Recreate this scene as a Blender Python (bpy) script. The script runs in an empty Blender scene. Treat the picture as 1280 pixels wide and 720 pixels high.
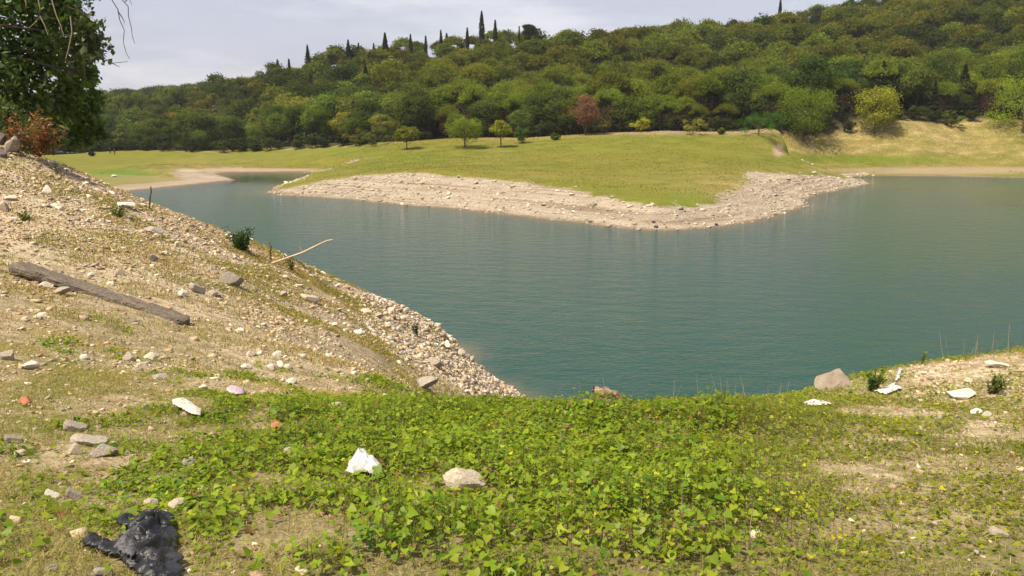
import bpy, math, random
import numpy as np
from mathutils import Vector
R = math.radians
rng = np.random.default_rng(7); random.seed(7)
S = bpy.context.scene; COL = S.collection

# ---------------------------------------------------------------- camera, world, sun, exposure
CAM = np.array([0., 0., 10.]); PITCH = R(11.86); F = 1000.
cd = bpy.data.cameras.new('camera'); cam = bpy.data.objects.new('camera', cd); COL.objects.link(cam)
cam.location = CAM; cam.rotation_euler = (R(90) - PITCH, 0, 0)
cd.sensor_width = 36; cd.lens = 36 * F / 1280; cd.clip_start = .1; cd.clip_end = 5000
S.camera = cam
SUN_EL, SUN_AZ = R(62), R(-128)
w = bpy.data.worlds.new('World'); S.world = w; w.use_nodes = True
nt = w.node_tree; nt.nodes.clear()
wo = nt.nodes.new('ShaderNodeOutputWorld'); bg = nt.nodes.new('ShaderNodeBackground')
sky = nt.nodes.new('ShaderNodeTexSky'); sky.sky_type = 'NISHITA'; sky.sun_disc = False
sky.sun_elevation = SUN_EL; sky.sun_rotation = SUN_AZ; sky.dust_density = 3.0; sky.air_density = 1.0; sky.ozone_density = 1.0
bg.inputs[1].default_value = .12
# thin summer cloud: a pale veil over the sky colour, everywhere in the dome
tc = nt.nodes.new('ShaderNodeTexCoord'); mp = nt.nodes.new('ShaderNodeMapping'); mp.inputs['Scale'].default_value = (1, 1, 4.5)
nz = nt.nodes.new('ShaderNodeTexNoise'); nz.inputs['Scale'].default_value = 2.2; nz.inputs['Detail'].default_value = 6; nz.inputs['Roughness'].default_value = .55
cr = nt.nodes.new('ShaderNodeValToRGB'); cr.color_ramp.elements[0].position = .35; cr.color_ramp.elements[0].color = (.45,.45,.45,1); cr.color_ramp.elements[1].position = .75; cr.color_ramp.elements[1].color = (1,1,1,1)
mx = nt.nodes.new('ShaderNodeMixRGB'); mx.inputs[2].default_value = (4.0, 4.0, 4.75, 1)
L = nt.links.new
nz2 = nt.nodes.new('ShaderNodeTexNoise'); nz2.inputs['Scale'].default_value = 3.1; nz2.inputs['Detail'].default_value = 7; nz2.inputs['Roughness'].default_value = .6
cr2 = nt.nodes.new('ShaderNodeValToRGB'); cr2.color_ramp.elements[0].position = .47; cr2.color_ramp.elements[0].color = (0,0,0,1); cr2.color_ramp.elements[1].position = .68; cr2.color_ramp.elements[1].color = (1,1,1,1)
mx2 = nt.nodes.new('ShaderNodeMixRGB'); mx2.inputs[1].default_value = (4.0, 4.0, 4.75, 1); mx2.inputs[2].default_value = (6.2, 6.0, 6.2, 1)
L(tc.outputs['Generated'], mp.inputs[0]); L(mp.outputs[0], nz.inputs['Vector']); L(nz.outputs[0], cr.inputs[0])
L(cr.outputs[0], mx.inputs[0]); L(sky.outputs[0], mx.inputs[1]); L(mp.outputs[0], nz2.inputs['Vector']); L(nz2.outputs[0], cr2.inputs[0]); L(cr2.outputs[0], mx2.inputs[0]); L(mx2.outputs[0], mx.inputs[2]); L(mx.outputs[0], bg.inputs[0]); L(bg.outputs[0], wo.inputs[0])
sd = bpy.data.lights.new('sun', 'SUN'); sd.energy = 5.0; sd.angle = R(.5); sd.color = (1, .89, .7)
sun = bpy.data.objects.new('sun', sd); COL.objects.link(sun)
sv = Vector((math.sin(SUN_AZ)*math.cos(SUN_EL), math.cos(SUN_AZ)*math.cos(SUN_EL), math.sin(SUN_EL)))
sun.rotation_euler = sv.to_track_quat('Z', 'Y').to_euler(); sun.location = (0, 0, 60)
S.view_settings.view_transform = 'Standard'; S.view_settings.look = 'None'; S.view_settings.exposure = 0.46; S.view_settings.gamma = 1
S.render.engine = 'CYCLES'
try: S.cycles.max_bounces = 6; S.cycles.transparent_max_bounces = 4
except Exception: pass

# ---------------------------------------------------------------- geometry of the picture
def ray(px, py):
    u = (px-640)/F; v = (360-py)/F
    return np.array([u, math.cos(PITCH) + v*math.sin(PITCH), -math.sin(PITCH) + v*math.cos(PITCH)])
def P(px, py, Y):
    d = ray(px, py); return CAM + d*(Y/d[1])
def proj(x, y, z):
    dx, dy, dz = x, y, z - 10.
    f = dy*math.cos(PITCH) - dz*math.sin(PITCH); up = dy*math.sin(PITCH) + dz*math.cos(PITCH)
    f = np.maximum(f, .05)
    return 640 + F*dx/f, 360 - F*up/f
def W0(px, py):                       # pixel to the water plane
    d = ray(px, py); p = CAM + d*(10./-d[2]); return p[0], p[1]

# ---------------------------------------------------------------- noise, splines, grids
def _h(ix, iy, s):
    n = (ix.astype(np.int64)*374761393 + iy.astype(np.int64)*668265263 + s*974711) & 0x7fffffff
    n = ((n ^ (n >> 13))*1274126177) & 0x7fffffff
    return ((n ^ (n >> 16)) & 0xffff)/65535.
def vnoise(x, y, s=0):
    x = np.asarray(x, float); y = np.asarray(y, float)
    ix = np.floor(x); iy = np.floor(y); fx = x-ix; fy = y-iy
    fx = fx*fx*(3-2*fx); fy = fy*fy*(3-2*fy)
    a = _h(ix, iy, s); b = _h(ix+1, iy, s); c = _h(ix, iy+1, s); d = _h(ix+1, iy+1, s)
    return (a+(b-a)*fx)*(1-fy) + (c+(d-c)*fx)*fy
def fbm(x, y, o=4, s=0, g=.5):
    r = 0; a = 1; t = 0
    for i in range(o):
        r = r + a*(vnoise(x*2**i+13.7*i, y*2**i+7.1*i, s+i)-.5); t += a; a *= g
    return r/t*2
def tps(pts, lam=1e-3):
    pts = np.array(pts, float); n = len(pts); xy = pts[:, :2]; sc = np.abs(xy).max(); q = xy/sc
    d = np.linalg.norm(q[:, None]-q[None], axis=2); K = np.where(d > 0, d*d*np.log(d+1e-12), 0) + lam*np.eye(n)*.05
    Pm = np.c_[np.ones(n), q]; A = np.zeros((n+3, n+3)); A[:n, :n] = K; A[:n, n:] = Pm; A[n:, :n] = Pm.T
    sol = np.linalg.solve(A, np.r_[pts[:, 2], 0, 0, 0])
    def f(x, y):
        x = np.asarray(x)/sc; y = np.asarray(y)/sc; r = sol[n] + sol[n+1]*x + sol[n+2]*y
        for i in range(n):
            dd = (x-q[i, 0])**2 + (y-q[i, 1])**2
            r = r + sol[i]*.5*dd*np.log(dd+1e-14)
        return r
    return f
def axis(*seg):
    out = []
    for a, b, s in seg: out.append(np.arange(a, b-1e-6, s))
    out.append([seg[-1][1]]); return np.concatenate(out)
class Field:
    def __init__(s, xs, ys, z): s.xs, s.ys, s.z = xs, ys, z     # z[iy, ix]
    def __call__(s, x, y):
        x = np.clip(x, s.xs[0], s.xs[-1]-1e-6); y = np.clip(y, s.ys[0], s.ys[-1]-1e-6)
        i = np.searchsorted(s.xs, x, side='right')-1; j = np.searchsorted(s.ys, y, side='right')-1
        i = np.clip(i, 0, len(s.xs)-2); j = np.clip(j, 0, len(s.ys)-2)
        u = (x-s.xs[i])/(s.xs[i+1]-s.xs[i]); v = (y-s.ys[j])/(s.ys[j+1]-s.ys[j])
        z = s.z; return (z[j, i]*(1-u)+z[j, i+1]*u)*(1-v) + (z[j+1, i]*(1-u)+z[j+1, i+1]*u)*v
def table(rows, cols, vals):
    T = Field(np.array(cols, float), np.array(rows, float), np.array(vals, float)); return T

# ---------------------------------------------------------------- mesh building
def mesh_np(name, V, Fc, k, mat, smooth=False, col=None, attrs=None):
    """V (n,3), Fc (m,k) faces; col (m,3) face colours"""
    V = np.asarray(V, np.float32); Fc = np.asarray(Fc, np.int32); m = len(Fc)
    me = bpy.data.meshes.new(name); me.vertices.add(len(V)); me.vertices.foreach_set('co', V.ravel())
    me.loops.add(m*k); me.loops.foreach_set('vertex_index', Fc.ravel())
    me.polygons.add(m); me.polygons.foreach_set('loop_start', np.arange(0, m*k, k, dtype=np.int32))
    try: me.polygons.foreach_set('loop_total', np.full(m, k, np.int32))
    except Exception: pass
    if smooth: me.polygons.foreach_set('use_smooth', np.ones(m, bool))
    if col is not None:
        a = me.attributes.new('col', 'FLOAT_COLOR', 'FACE'); a.data.foreach_set('color', np.c_[col, np.ones(m)].astype(np.float32).ravel())
    for nm, arr in (attrs or {}).items():
        a = me.attributes.new(nm, 'FLOAT', 'POINT'); a.data.foreach_set('value', np.asarray(arr, np.float32).ravel())
    me.materials.append(mat); me.update(calc_edges=True); return me
def mixed_mesh(name, parts, smooth=False):
    """parts: list of (V, F list or array, material, col or None), polygons of any size"""
    me = bpy.data.meshes.new(name); V = []; Fs = []; mi = []; cols = []; mats = []; off = 0
    for v, f, m, c in parts:
        if m not in mats: mats.append(m)
        V.append(v); f = np.asarray(f)+off; Fs.extend(f.tolist()); mi += [mats.index(m)]*len(f)
        cols.append(np.tile(np.array([.1, .08, .05]), (len(f), 1)) if c is None else c); off += len(v)
    me.from_pydata(np.concatenate(V).tolist(), [], Fs)
    for m in mats: me.materials.append(m)
    me.polygons.foreach_set('material_index', mi)
    if smooth: me.polygons.foreach_set('use_smooth', [True]*len(Fs))
    c = np.concatenate(cols); a = me.attributes.new('col', 'FLOAT_COLOR', 'FACE'); a.data.foreach_set('color', np.c_[c, np.ones(len(c))].astype(np.float32).ravel())
    return me
def tag(o, label=None, cat=None, group=None, kind=None):
    for k, v in (('label', label), ('category', cat), ('group', group), ('kind', kind)):
        if v: o[k] = v
    return o
def link(name, me, parent=None, loc=None, rot=None, sc=None):
    o = bpy.data.objects.new(name, me); COL.objects.link(o)
    if parent: o.parent = parent
    if loc is not None: o.location = loc
    if rot is not None: o.rotation_euler = rot
    if sc is not None: o.scale = sc
    return o
def empty(name, loc, rz=0, sc=1):
    o = link(name, None, None, loc, (0, 0, rz)); o.scale = (sc, sc, sc) if np.isscalar(sc) else sc
    o.empty_display_size = .3; return o
def tube(pts, rad, n=6):
    pts = np.array(pts, float); rad = np.array(rad, float); m = len(pts); V = []
    tg = np.gradient(pts, axis=0)
    for i in range(m):
        t = tg[i]/(np.linalg.norm(tg[i])+1e-9); a = np.array([0, 0, 1.]) if abs(t[2]) < .9 else np.array([1., 0, 0])
        u = np.cross(t, a); u /= np.linalg.norm(u); v = np.cross(t, u)
        th = np.linspace(0, 2*np.pi, n, endpoint=False)
        V.append(pts[i] + rad[i]*(np.cos(th)[:, None]*u + np.sin(th)[:, None]*v))
    V = np.concatenate(V); Fc = []
    for i in range(m-1):
        for j in range(n): Fc.append([i*n+j, i*n+(j+1) % n, (i+1)*n+(j+1) % n, (i+1)*n+j])
    return V, np.array(Fc)
def join(list_vf):
    V = []; Fc = []; o = 0
    for v, f in list_vf: V.append(v); Fc.append(f+o); o += len(v)
    return np.concatenate(V), np.concatenate(Fc)
def frame_of(n):
    a = np.where(np.abs(n[:, 2:3]) < .9, np.array([[0, 0, 1.]]), np.array([[1., 0, 0]]))
    u = np.cross(n, a); u /= np.linalg.norm(u, axis=1, keepdims=True)+1e-9; v = np.cross(n, u); return u, v
def unit(a): return a/(np.linalg.norm(a, axis=1, keepdims=True)+1e-9)
def quads(c, n, sx, sy, r=None):
    """one four-sided leaf per centre, pointed like a diamond, normals n, half sizes sx, sy"""
    m = len(c); u, v = frame_of(n); a = rng.uniform(0, 2*np.pi, m)[:, None] if r is None else r
    p = u*np.cos(a)+v*np.sin(a); q = -u*np.sin(a)+v*np.cos(a)
    sx = np.broadcast_to(np.asarray(sx), (m,))[:, None]; sy = np.broadcast_to(np.asarray(sy), (m,))[:, None]
    V = np.stack([c-p*sx, c-q*sy+n*sy*.15, c+p*sx, c+q*sy+n*sy*.15], 1).reshape(-1, 3)
    return V, np.arange(4*m).reshape(m, 4)
def grid_faces(nx, ny):
    i, j = np.meshgrid(np.arange(nx-1), np.arange(ny-1)); a = (j*nx+i).ravel()
    return np.stack([a, a+1, a+nx+1, a+nx], 1)

# ---------------------------------------------------------------- materials
class NT:
    def __init__(s, name):
        s.m = bpy.data.materials.new(name); s.m.use_nodes = True; s.t = s.m.node_tree; s.t.nodes.clear()
        s.out = s.n('ShaderNodeOutputMaterial')
    def n(s, k, **kw):
        o = s.t.nodes.new(k)
        for a, b in kw.items(): setattr(o, a, b)
        return o
    def l(s, a, b): s.t.links.new(a, b)
    def val(s, nd, **kw):
        for k, v in kw.items(): nd.inputs[k].default_value = v
        return nd
    def coord(s, which='Object'): return s.n('ShaderNodeTexCoord').outputs[which]
    def noise(s, scale, detail=4, rough=.55, vec=None, out=0):
        o = s.n('ShaderNodeTexNoise'); o.inputs['Scale'].default_value = scale; o.inputs['Detail'].default_value = detail; o.inputs['Roughness'].default_value = rough
        if vec is not None: s.l(vec, o.inputs['Vector'])
        return o.outputs[out]
    def ramp(s, fac, stops):
        o = s.n('ShaderNodeValToRGB'); e = o.color_ramp.elements
        while len(e) < len(stops): e.new(.5)
        for i, (p, c) in enumerate(stops): e[i].position = p; e[i].color = (*c, 1) if len(c) == 3 else c
        s.l(fac, o.inputs[0]); return o.outputs[0]
    def mix(s, f, a, b, mode='MIX'):
        o = s.n('ShaderNodeMixRGB'); o.blend_type = mode
        for i, x in ((0, f), (1, a), (2, b)):
            if hasattr(x, 'is_linked') or isinstance(x, bpy.types.NodeSocket): s.l(x, o.inputs[i])
            else: o.inputs[i].default_value = x if i == 0 else (*x, 1)
        return o.outputs[0]
    def math(s, op, a, b=None, clamp=False):
        o = s.n('ShaderNodeMath'); o.operation = op; o.use_clamp = clamp
        for i, x in ((0, a), (1, b)):
            if x is None: continue
            if isinstance(x, bpy.types.NodeSocket): s.l(x, o.inputs[i])
            else: o.inputs[i].default_value = x
        return o.outputs[0]
    def attr(s, name, out='Fac'): o = s.n('ShaderNodeAttribute'); o.attribute_name = name; return o.outputs[out]
    def bump(s, h, strength=.5, dist=.02, normal=None):
        o = s.n('ShaderNodeBump'); o.inputs['Strength'].default_value = strength; o.inputs['Distance'].default_value = dist; s.l(h, o.inputs['Height'])
        if normal is not None: s.l(normal, o.inputs['Normal'])
        return o.outputs[0]
    def principled(s, col, rough=.9, bump=None, spec=.3, metallic=0):
        b = s.n('ShaderNodeBsdfPrincipled')
        if isinstance(col, bpy.types.NodeSocket): s.l(col, b.inputs['Base Color'])
        else: b.inputs['Base Color'].default_value = (*col, 1)
        if isinstance(rough, bpy.types.NodeSocket): s.l(rough, b.inputs['Roughness'])
        else: b.inputs['Roughness'].default_value = rough
        b.inputs['Specular IOR Level'].default_value = spec; b.inputs['Metallic'].default_value = metallic
        if bump is not None: s.l(bump, b.inputs['Normal'])
        s.l(b.outputs[0], s.out.inputs[0]); return b
def foliage_mat(name, trans=.3, vary=.35, tint=(1, 1, 1), gloss=.0):
    k = NT(name); c = k.attr('col', 'Color')
    oi = k.n('ShaderNodeObjectInfo')
    f = k.math('ADD', k.math('MULTIPLY', oi.outputs['Random'], vary), 1-vary/2)
    c = k.mix(1., c, tint, 'MULTIPLY')
    hs = k.n('ShaderNodeHueSaturation'); k.l(c, hs.inputs['Color']); k.l(f, hs.inputs['Value'])
    h = k.math('ADD', k.math('MULTIPLY', k.math('FRACT', k.math('MULTIPLY', oi.outputs['Random'], 7.3)), .04), .48); k.l(h, hs.inputs['Hue'])
    c = hs.outputs[0]
    d = k.n('ShaderNodeBsdfDiffuse'); t = k.n('ShaderNodeBsdfTranslucent'); m = k.n('ShaderNodeMixShader'); m.inputs[0].default_value = trans
    k.l(c, d.inputs[0]); k.l(k.mix(1., c, (1.25, 1.2, .55), 'MULTIPLY'), t.inputs[0]); k.l(d.outputs[0], m.inputs[1]); k.l(t.outputs[0], m.inputs[2])
    s_ = m.outputs[0]
    if gloss:
        g = k.n('ShaderNodeBsdfGlossy'); g.inputs['Roughness'].default_value = .45; m2 = k.n('ShaderNodeMixShader'); m2.inputs[0].default_value = gloss
        k.l(s_, m2.inputs[1]); k.l(g.outputs[0], m2.inputs[2]); s_ = m2.outputs[0]
    k.l(s_, k.out.inputs[0]); return k.m
M = {}
M['leaf_far'] = foliage_mat('tree_foliage', .48, .5)
M['leaf_near'] = foliage_mat('broad_leaves', .45, .0, gloss=.012)
M['leaf_tree'] = foliage_mat('overhanging_leaves', .42, .0, gloss=.03)
M['grass'] = foliage_mat('grass_blades', .35, .0)
k = NT('bark'); v = k.coord(); n1 = k.noise(9, 5, .6, v)
k.principled(k.ramp(n1, [(.3, (.045, .033, .024)), (.7, (.13, .1, .075))]), .95, k.bump(n1, .6, .03)); M['bark'] = k.m
k = NT('dry_twig'); n1 = k.noise(30, 3, .6, k.coord()); k.principled(k.ramp(n1, [(.3, (.24, .18, .12)), (.7, (.42, .33, .23))]), .9); M['twig'] = k.m

def rock_mat(name, lo, hi, stain=(.2, .15, .1)):
    k = NT(name); v = k.coord(); oi = k.n('ShaderNodeObjectInfo')
    n1 = k.noise(7, 8, .62, v); n2 = k.noise(26, 5, .65, v); vo = k.n('ShaderNodeTexVoronoi'); vo.feature = 'DISTANCE_TO_EDGE'; vo.inputs['Scale'].default_value = 5; k.l(v, vo.inputs['Vector'])
    c = k.ramp(n1, [(.28, lo), (.7, hi)]); c = k.mix(k.ramp(n2, [(.58, (0, 0, 0)), (.75, (.7, .7, .7))]), c, stain)
    f = k.math('ADD', k.math('MULTIPLY', oi.outputs['Random'], .4), .8)
    hs = k.n('ShaderNodeHueSaturation'); k.l(c, hs.inputs['Color']); k.l(f, hs.inputs['Value']); c = hs.outputs[0]
    h = k.math('ADD', n1, k.math('MULTIPLY', n2, .4)); b = k.bump(h, .7, .02)
    k.principled(c, .92, b, .2); return k.m
M['rock_grey'] = rock_mat('grey_limestone', (.23, .195, .15), (.46, .4, .32))
M['rock_pale'] = rock_mat('pale_limestone', (.4, .325, .23), (.66, .57, .44), (.33, .24, .15))
M['rock_white'] = rock_mat('white_limestone', (.52, .47, .38), (.74, .68, .57), (.42, .34, .24))
M['rock_dark'] = rock_mat('dark_purple_rock', (.07, .06, .06), (.2, .17, .165))
k = NT('rubble'); c = k.attr('col', 'Color'); n1 = k.noise(14, 5, .6, k.coord()); c = k.mix(1., c, k.ramp(n1, [(.25, (.7, .68, .64)), (.7, (1.12, 1.1, 1.06))]), 'MULTIPLY'); k.principled(c, .93, k.bump(n1, .5, .02), .15); M['rubble'] = k.m

# near ground: soil, dust and fine gravel
k = NT('bank_soil'); v = k.coord(); big = k.noise(.55, 5, .6, v); mid = k.noise(5, 6, .65, v); fine = k.noise(55, 5, .7, v)
vo = k.n('ShaderNodeTexVoronoi'); vo.inputs['Scale'].default_value = 26; vo.inputs['Randomness'].default_value = 1; k.l(v, vo.inputs['Vector'])
vo2 = k.n('ShaderNodeTexVoronoi'); vo2.inputs['Scale'].default_value = 70; k.l(v, vo2.inputs['Vector'])
soil = k.ramp(mid, [(.3, (.1, .07, .033)), (.5, (.2, .142, .068)), (.72, (.35, .255, .14))])
peb = k.ramp(vo.outputs['Color'], [(0, (.34, .255, .16)), (.5, (.54, .43, .3)), (1, (.7, .6, .46))])
peb2 = k.ramp(vo2.outputs['Color'], [(0, (.31, .23, .14)), (1, (.6, .49, .34))])
st = k.attr('stony')
c = k.mix(k.math('MULTIPLY', k.ramp(fine, [(.42, (0, 0, 0)), (.58, (1, 1, 1))]), k.math('ADD', k.math('MULTIPLY', st, .7), .25, True)), soil, peb2)
c = k.mix(k.math('MULTIPLY', k.ramp(mid, [(.4, (0, 0, 0)), (.56, (1, 1, 1))]), st), c, peb)
moss = k.mix(k.math('MULTIPLY', k.ramp(big, [(.35, (0, 0, 0)), (.6, (.55, .55, .55))]), k.attr('grassy')), c, (.135, .135, .045))
wet = k.mix(k.attr('wet'), moss, (.11, .085, .06))
h = k.math('ADD', k.math('MULTIPLY', vo.outputs['Distance'], -.5), k.math('ADD', k.math('MULTIPLY', fine, .4), mid))
k.principled(wet, .95, k.bump(h, .8, .03), .15); M['soil'] = k.m

# far shore: turf, straw, stony bank
k = NT('shore_turf'); v = k.coord(); mpn = k.n('ShaderNodeMapping'); mpn.inputs['Scale'].default_value = (.5, 1, 1); k.l(v, mpn.inputs[0])
big = k.noise(.06, 5, .6, mpn.outputs[0]); mid = k.noise(.5, 6, .65, mpn.outputs[0]); fine = k.noise(4, 6, .7, v); tiny = k.noise(11, 4, .7, v)
green = k.ramp(mid, [(.3, (.085, .105, .015)), (.5, (.135, .15, .02)), (.72, (.19, .18, .032))])
green = k.mix(k.ramp(big, [(.35, (0, 0, 0)), (.7, (.8, .8, .8))]), green, (.18, .155, .03))
straw = k.ramp(k.math('ADD', k.math('MULTIPLY', mid, .6), k.math('MULTIPLY', fine, .4)), [(.36, (.13, .13, .03)), (.5, (.23, .185, .065)), (.62, (.37, .285, .14))])
c = k.mix(k.attr('straw'), green, straw)
c = k.mix(k.attr('lush'), c, (.1, .16, .018))
c = k.mix(1., c, k.ramp(fine, [(.3, (.72, .72, .68)), (.65, (1.12, 1.12, 1.1))]), 'MULTIPLY')
stone = k.ramp(tiny, [(.3, (.15, .13, .1)), (.5, (.31, .265, .2)), (.68, (.54, .48, .385))])
stone = k.mix(1., stone, k.ramp(mid, [(.25, (.72, .68, .64)), (.7, (1.1, 1.07, 1.05))]), 'MULTIPLY')
sp = k.n('ShaderNodeSeparateXYZ'); k.l(v, sp.inputs[0]); zz = k.math('ADD', k.math('MULTIPLY', sp.outputs[2], 5.5), k.math('MULTIPLY', mid, 2.2))
cz_ = k.n('ShaderNodeCombineXYZ'); k.l(zz, cz_.inputs[2]); k.l(k.math('MULTIPLY', sp.outputs[0], .04), cz_.inputs[0]); band = k.noise(1, 3, .6, cz_.outputs[0])
stone = k.mix(1., stone, k.ramp(band, [(.36, (.62, .56, .5)), (.5, (1, 1, 1)), (.64, (1.15, 1.13, 1.1))]), 'MULTIPLY')
edge = k.math('ADD', k.attr('bank'), k.math('MULTIPLY', k.math('SUBTRACT', fine, .5), .9))
edge = k.math('ADD', edge, k.math('MULTIPLY', k.math('SUBTRACT', mid, .5), .7))
c = k.mix(k.ramp(edge, [(.42, (0, 0, 0)), (.62, (1, 1, 1))]), c, stone)
c = k.mix(k.attr('mud'), c, (.3, .225, .15))
c = k.mix(k.attr('wet'), c, (.13, .1, .07))
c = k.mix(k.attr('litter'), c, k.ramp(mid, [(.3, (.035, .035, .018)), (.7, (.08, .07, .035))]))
k.principled(c, .97, k.bump(k.math('ADD', fine, k.math('MULTIPLY', tiny, .5)), .7, .12), .1); M['turf'] = k.m

k = NT('lake_water'); v = k.coord()
mpn = k.n('ShaderNodeMapping'); mpn.inputs['Rotation'].default_value = (0, 0, R(18)); mpn.inputs['Scale'].default_value = (1, 1.9, 1); k.l(v, mpn.inputs[0])
n1 = k.noise(2.6, 3, .55, mpn.outputs[0]); n2 = k.noise(.55, 3, .5, mpn.outputs[0]); gust = k.noise(.035, 3, .5, v)
hh = k.math('ADD', k.math('MULTIPLY', n1, .55), n2)
bn = k.n('ShaderNodeBump'); bn.inputs['Distance'].default_value = .22; k.l(hh, bn.inputs['Height']); k.l(k.math('MULTIPLY', k.attr('rip'), k.math('ADD', k.math('MULTIPLY', k.math('SUBTRACT', gust, .35, True), 2.2), .35)), bn.inputs['Strength'])
deep = k.ramp(gust, [(.3, (.007, .045, .036)), (.7, (.011, .058, .046))])
c = k.mix(k.attr('shallow'), deep, (.13, .115, .07))
b = k.principled(c, .08, bn.outputs[0], .32); b.inputs['IOR'].default_value = 1.33; M['water'] = k.m

# ---------------------------------------------------------------- near bank
ctrl = [(0,720,2.6),(320,720,2.75),(640,720,2.75),(960,720,2.75),(1280,720,2.7),(-300,720,2.5),(1600,720,2.7),
 (0,600,3.8),(320,600,3.95),(640,600,4.05),(960,600,4.05),(1280,600,3.9),(1700,600,3.8),(-400,600,3.6),
 (0,540,4.9),(320,540,5.3),(640,540,5.3),(960,540,5.2),(1280,540,5.0),
 (0,500,5.8),(200,500,6.2),(330,500,6.9),(450,503,7.4),(550,503,7.5),(700,510,6.6),(950,505,6.6),(1120,500,6.4),(1280,490,6.3),
 (660,508,7.5),(760,510,7.5),(850,511,7.4),(950,506,7.4),(1040,480,7.9),(1140,461,8.3),(1280,447,8.4),(1500,430,8.6),(1800,430,8.6),
 (0,188,24),(60,207,24.5),(110,235,24.3),(150,252,24),(200,270,23.5),(250,292,23.5),(300,314,23.5),(350,337,23.5),(400,358,24),(450,383,24.5),(500,405,25.5),(550,435,26.5),(600,465,27.5),(652,494,28.4),
 (0,250,19),(0,300,15),(0,350,11.5),(0,400,8.8),(0,450,7.0),(150,300,18),(150,350,14),(150,400,10.5),(150,450,8.2),
 (300,350,18),(300,400,13.5),(300,450,9.8),(400,400,18),(400,440,13.5),(400,480,9.5),(500,440,20),(500,470,15),(550,470,21),(520,492,11),(580,487,20),(605,491,24)]
pts = [P(*c) for c in ctrl]
for (px, py, Y) in [(-300,150,26),(-600,120,24),(-300,300,14),(-700,300,12)]: pts.append(P(px, py, Y))
for x in (-6, 0, 6, 14): pts.append((x, -5, 8.5))
pts += [(-30, 5, 8.6), (-40, 20, 9.6), (-40, 40, 9), (-14, -5, 8.5)]
for (px, py, Y) in [(760,502,7.5),(850,502,7.4),(950,498,7.4),(1040,478,7.9),(1140,460,8.3),(1280,447,8.4),(1500,430,8.6)]:
    p = P(px, py, Y); s_ = 1+.0*Y
    pts += [(p[0]*1.12, Y+1.1, p[2]-.75), (p[0]*1.4, Y+4, p[2]-3.4), (p[0]*1.8, Y+9, -.8), (p[0]*2.3, Y+15, -2.4)]
pts += [(1.6, 13, 3.9), (1.2, 19, 1.9), (2.2, 26, -.7), (6, 34, -2.8), (30, 30, -3), (24, 12, 3), (30, 6, 8)]
for (px, py, Y) in [(0,188,24),(110,235,24.3),(200,270,23.5),(300,314,23.5),(400,358,24),(500,405,25.5)]:
    p = P(px, py, Y); pts += [(p[0]+1.2, Y+2.2, p[2]-.9), (p[0]+5, Y+9, max(p[2]-5.5, -1.0)), (p[0]+9, Y+18, -2.5)]
pts += [(2.2, 31, -1.0), (.0, 33, -1.3), (-2, 31, .1)]
nf = tps(pts, 2e-4)
xs = axis((-46, -18, .6), (-18, -5, .12), (-5, 5.5, .07), (5.5, 9, .14), (9, 34, .8))
ys = axis((-7, 2, .3), (2, 10, .07), (10, 30, .13), (30, 50, .6))
X, Y = np.meshgrid(xs, ys); Z = nf(X, Y)
T_stone = table([180,230,280,330,380,430,480,530,600,720], range(0, 1281, 160), [
 [.9,.9,.9,.9,1,1,.5,.5,.5],[.85,.9,.9,.9,1,1,.5,.5,.5],[.8,.75,.7,.8,1,1,.4,.4,.4],[.6,.75,.65,.7,.9,1,.3,.4,.4],[.35,.5,.75,.5,.9,1,.2,.4,.4],
 [.45,.45,.65,.45,.95,1,.3,.8,.8],[.45,.45,.65,.4,.9,.6,.2,.9,.9],[.45,.4,.3,.12,.05,0,.05,.6,.7],[.5,.45,.25,.1,0,0,.05,.6,.35],[.4,.35,.2,.15,.05,0,.08,.2,.25]])
T_grass = table([180,230,280,330,380,430,480,530,600,720], range(0, 1281, 160), [
 [.1]*9,[.25,.35,.3,.2,.1,.1,.1,.1,.1],[.4,.45,.45,.4,.1,.1,.1,.1,.1],[.55,.4,.5,.55,.2,.1,.1,.1,.1],[.85,.55,.4,.75,.35,.1,.1,.2,.2],
 [.7,.65,.5,.75,.25,.05,.2,.2,.3],[.65,.7,.55,.65,.2,.1,.3,.3,.35],[.8,.7,.5,.4,.2,.2,.3,.35,.5],[.85,.85,.7,.4,.3,.3,.4,.25,.6],[1,1,1,.9,.8,.8,.95,1,.95]])
T_leaf = table([430,455,480,500,530,560,600,640,680,720], range(0, 1281, 160), [
 [.03,.03,0,.05,.1,.3,.3,.35,.95],[.04,.06,.05,.12,.2,.6,.6,.35,.35],[.08,.15,.2,.35,.55,1,1,.35,.3],[.15,.3,.35,.6,.9,1,1,.6,.3],[.2,.35,.6,.95,1,1,1,.75,.5],
 [.22,.45,.8,1,1,1,.95,.5,.5],[.16,.36,.7,.92,1,1,1,.3,.55],[.16,.36,.72,.95,1,1,.9,.6,.65],[.24,.34,.62,.8,.85,.85,.75,.7,.65],[.3,.34,.5,.6,.65,.65,.65,.7,.7]])
PX, PY = proj(X, Y, Z)
stony = np.clip(T_stone(PX, PY), 0, 1); grassy = np.clip(T_grass(PX, PY), 0, 1)
Z = Z + .05*fbm(X*1.1, Y*1.1, 4, 3) + (.012+.05*stony*(Y > 9))*fbm(X*6, Y*6, 3, 9) + .12*fbm(X*.35, Y*.35, 2, 5)*np.clip((Y-9)/6, 0, 1)
near = Field(xs, ys, Z)
wet = np.clip(1-(Z-.02)/.12, 0, 1)
me = mesh_np('near_bank', np.stack([X, Y, Z], 2).reshape(-1, 3), grid_faces(len(xs), len(ys)), 4, M['soil'], True, attrs={'stony': stony, 'grassy': grassy, 'wet': wet})
tag(link('near_bank', me), kind='structure')
def stone_at(x, y, z): a, b = proj(x, y, z); return np.clip(T_stone(a, b), 0, 1)

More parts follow.
